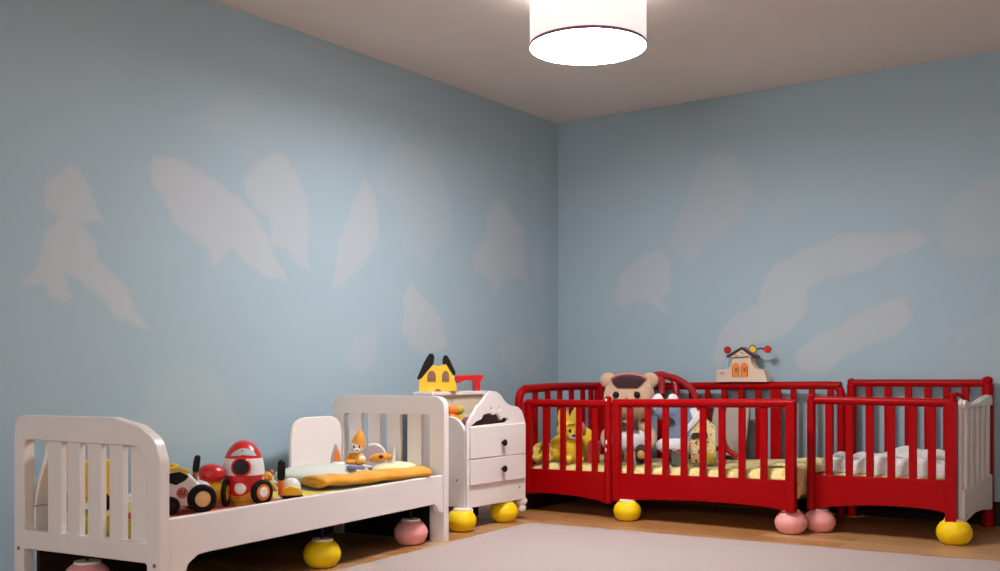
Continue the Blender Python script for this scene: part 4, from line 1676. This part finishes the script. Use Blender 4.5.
# red bent hoop hanging over the back rail
b = bm_()
tube(b, spline([(.86, -.26, .76), (.875, -.21, .86), (.92, -.17, .922), (1.0, -.16, .945), (1.07, -.16, .925), (1.12, -.17, .88), (1.15, -.2, .80), (1.16, -.26, .70), (1.17, -.3, .55), (1.17, -.32, .36)], 8), .022, 14)
tube(b, spline([(.80, -.27, .835), (.87, -.22, .90), (.95, -.19, .925), (1.03, -.19, .93), (1.12, -.18, .918), (1.20, -.18, .88), (1.28, -.20, .82), (1.33, -.25, .74), (1.345, -.28, .60), (1.35, -.32, .36)], 8), .024, 14)
tube(b, spline([(.90, -.26, .79), (.95, -.215, .88), (1.0, -.2, .92), (1.04, -.215, .88), (1.06, -.26, .79)], 6), .026, 14)
o = obj('wooden_hoop_toy', b, M['toycrimson'], None)
tag(o, 'dark red bent hoops rising above the crib rails right of the teddy bear', 'toy')

# printed cloth house
HX, HY = 1.615, -.76
ch = thing('cloth_house', 'cream printed cloth house with a white pitched roof in the middle of the crib', 'toy house', (HX, HY, .362), facing(HX, HY))
b = bm_()
prism(b, [(-.075, 0), (-.075, .21), (.0, .31), (.085, .24), (.085, 0)], .12, plane_xz(-.06))
obj('walls', b, M['tinyprint'], ch, bevel=.006)
b = bm_()
prism(b, [(-.10, .20), (-.115, .225), (.0, .37), (.02, .37), (.03, .345), (.0, .315)], .15, plane_xz(-.075))
obj('roof', b, M['whitecloth'], ch, bevel=.008)
b = bm_()
prism(b, rpoly([(-.07, .165), (-.065, .20), (.03, .205), (.035, .165)], .004), .012, plane_xz(-.07))
obj('balcony', b, M['darkbrown'], ch, bevel=.003)
b = bm_()
ell(b, (.03, -.085, .04), (.055, .04, .04))
obj('cushion_base', b, M['oliveplush'], ch)

# dark red bow
b = bm_()
tube(b, spline([(0, 0, .36), (-.012, 0, .26), (-.008, 0, .16), (.01, -.01, .09), (.05, -.02, .045), (.10, -.03, .015)], 6), [.008, .02, .024, .024, .02, .012] + [.012] * 25 if False else .018, 12, flat=(1.0, 1.5))
tube(b, spline([(.01, 0, .09), (-.05, -.02, .07), (-.11, -.03, .06)], 6), .016, 12, flat=(1.0, 1.3))
tube(b, spline([(.01, 0, .10), (.0, -.01, .05), (.0, -.02, .016)], 6), .016, 12)
o = obj('ribbon', b, M['toycrimson'], None, loc=(1.66, -.52, .372), rot=(0, 0, .3))
tag(o, 'dark red ribbon trailing down beside the cream cloth house', 'ribbon')

# grey board leaning on the back slats
b = bm_()
prism(b, rpoly([(-.13, 0), (-.135, .28), (-.12, .37), (-.05, .40), (.07, .40), (.125, .375), (.135, .30), (.13, 0)], [0, .05, .05, .06, .06, .05, .05, 0]), .02, plane_xz(-.01))
o = obj('toy_board', b, M['greywood'], None, bevel=.005, loc=(1.565, -.26, .376), rot=(-.25, 0, .0))
tag(o, 'pale grey-brown wooden board leaning against the back slats of the crib', 'board')

# ---------------------------------------------------------------- wooden house on the back rail
hh = thing('wooden_house', 'pale wooden toy house with orange doors and coloured discs on the back rail', 'toy house', (1.64, -.12, .890), 0)
b = bm_()
prism(b, rpoly([(-.195, 0), (-.195, .07), (-.185, .086), (-.115, .088), (-.09, .105), (-.08, .14), (-.075, .172), (.05, .177), (.062, .165), (.068, .13), (.092, .098), (.12, .085), (.16, .083), (.185, 0)],
                [.004, .01, .01, .02, .02, .02, .005, .005, .01, .03, .03, .02, .02, .004]), .085, plane_xz(-.05))
hb2 = obj('walls', b, M['natural'], hh, bevel=.004)
b = bm_()
prism(b, [(-.095, .172), (.0, .226), (.085, .172)], .06, plane_xz(-.052))
obj('gable', b, M['natural'], hh, bevel=.003)
b = bm_()
prism(b, [(-.118, .170), (-.112, .186), (-.005, .244), (.005, .244), (.106, .182), (.102, .160), (.085, .166), (.0, .226), (-.10, .176)], .07, plane_xz(-.058))
obj('roof', b, M['darkbrown'], hh, bevel=.003)
b = bm_()
box(b, (-.02, -.053, .172), (.14, .006, .006), (0, -.05, 0))
box(b, (-.05, -.0535, .188), (.03, .004, .005), (0, .4, 0))
box(b, (.0, -.0535, .203), (.02, .004, .005), (0, .9, 0))
obj('gable_marking', b, M['darkbrown'], hh)
for x in (-.046, .018):
    b = bm_()
    prism(b, [(x - .026, .034), (x + .026, .034), (x + .026, .108)] + [(x + .026 * math.cos(a), .108 + .027 * math.sin(a)) for a in (.5, 1.0, PI / 2, 2.14, 2.64)] + [(x - .026, .108)], .006, plane_xz(-.0545))
    dd = obj('door', b, M['toyorange'], hh, bevel=.001)
    b = bm_()
    box(b, (x + .004, -.0555, .085), (.018, .004, .028))
    box(b, (x + .024, -.0555, .07), (.004, .004, .075))
    box(b, (x - .024, -.0555, .07), (.004, .004, .075))
    obj('door_window', b, M['brown'], dd)
b = bm_()
box(b, (-.15, -.051, .062), (.03, .004, .018), (0, .2, 0))
obj('printed_mark', b, M['greywood'], hh)
for nm, x, z, mm, r in (('disc', -.126, .226, 'toycrimson', .026), ('disc', .066, .228, 'toyyellow', .027), ('disc', .172, .227, 'toyred', .026)):
    b = bm_()
    lathe(b, [(0, -.010), (r * .8, -.010), (r, -.005), (r, .005), (r * .8, .010), (0, .010)], 26, disc_mtx((x, -.012, z), (0, -1, 0)))
    d = obj(nm, b, M[mm], hh)
    if mm == 'toyyellow':
        b = bm_()
        tube(b, [(x + r * math.cos(a), -.020, z + r * math.sin(a)) for a in [2 * PI * k / 28 for k in range(28)]], .006, 8, closed=True)
        obj('rim', b, M['greybox'], d)
b = bm_()
tube(b, spline([(.095, -.012, .228), (.12, -.012, .234), (.148, -.012, .227)], 6), .006, 8)
obj('link_bar', b, M['darkbrown'], hh)
b = bm_()
tube(b, spline([(-.126, -.005, .20), (-.132, 0, .13), (-.15, 0, .08)], 6), .003, 8)
tube(b, spline([(.064, -.005, .20), (.062, -.005, .16), (.05, -.005, .13)], 6), .003, 8)
obj('wire', b, M['glassblue'], hh)
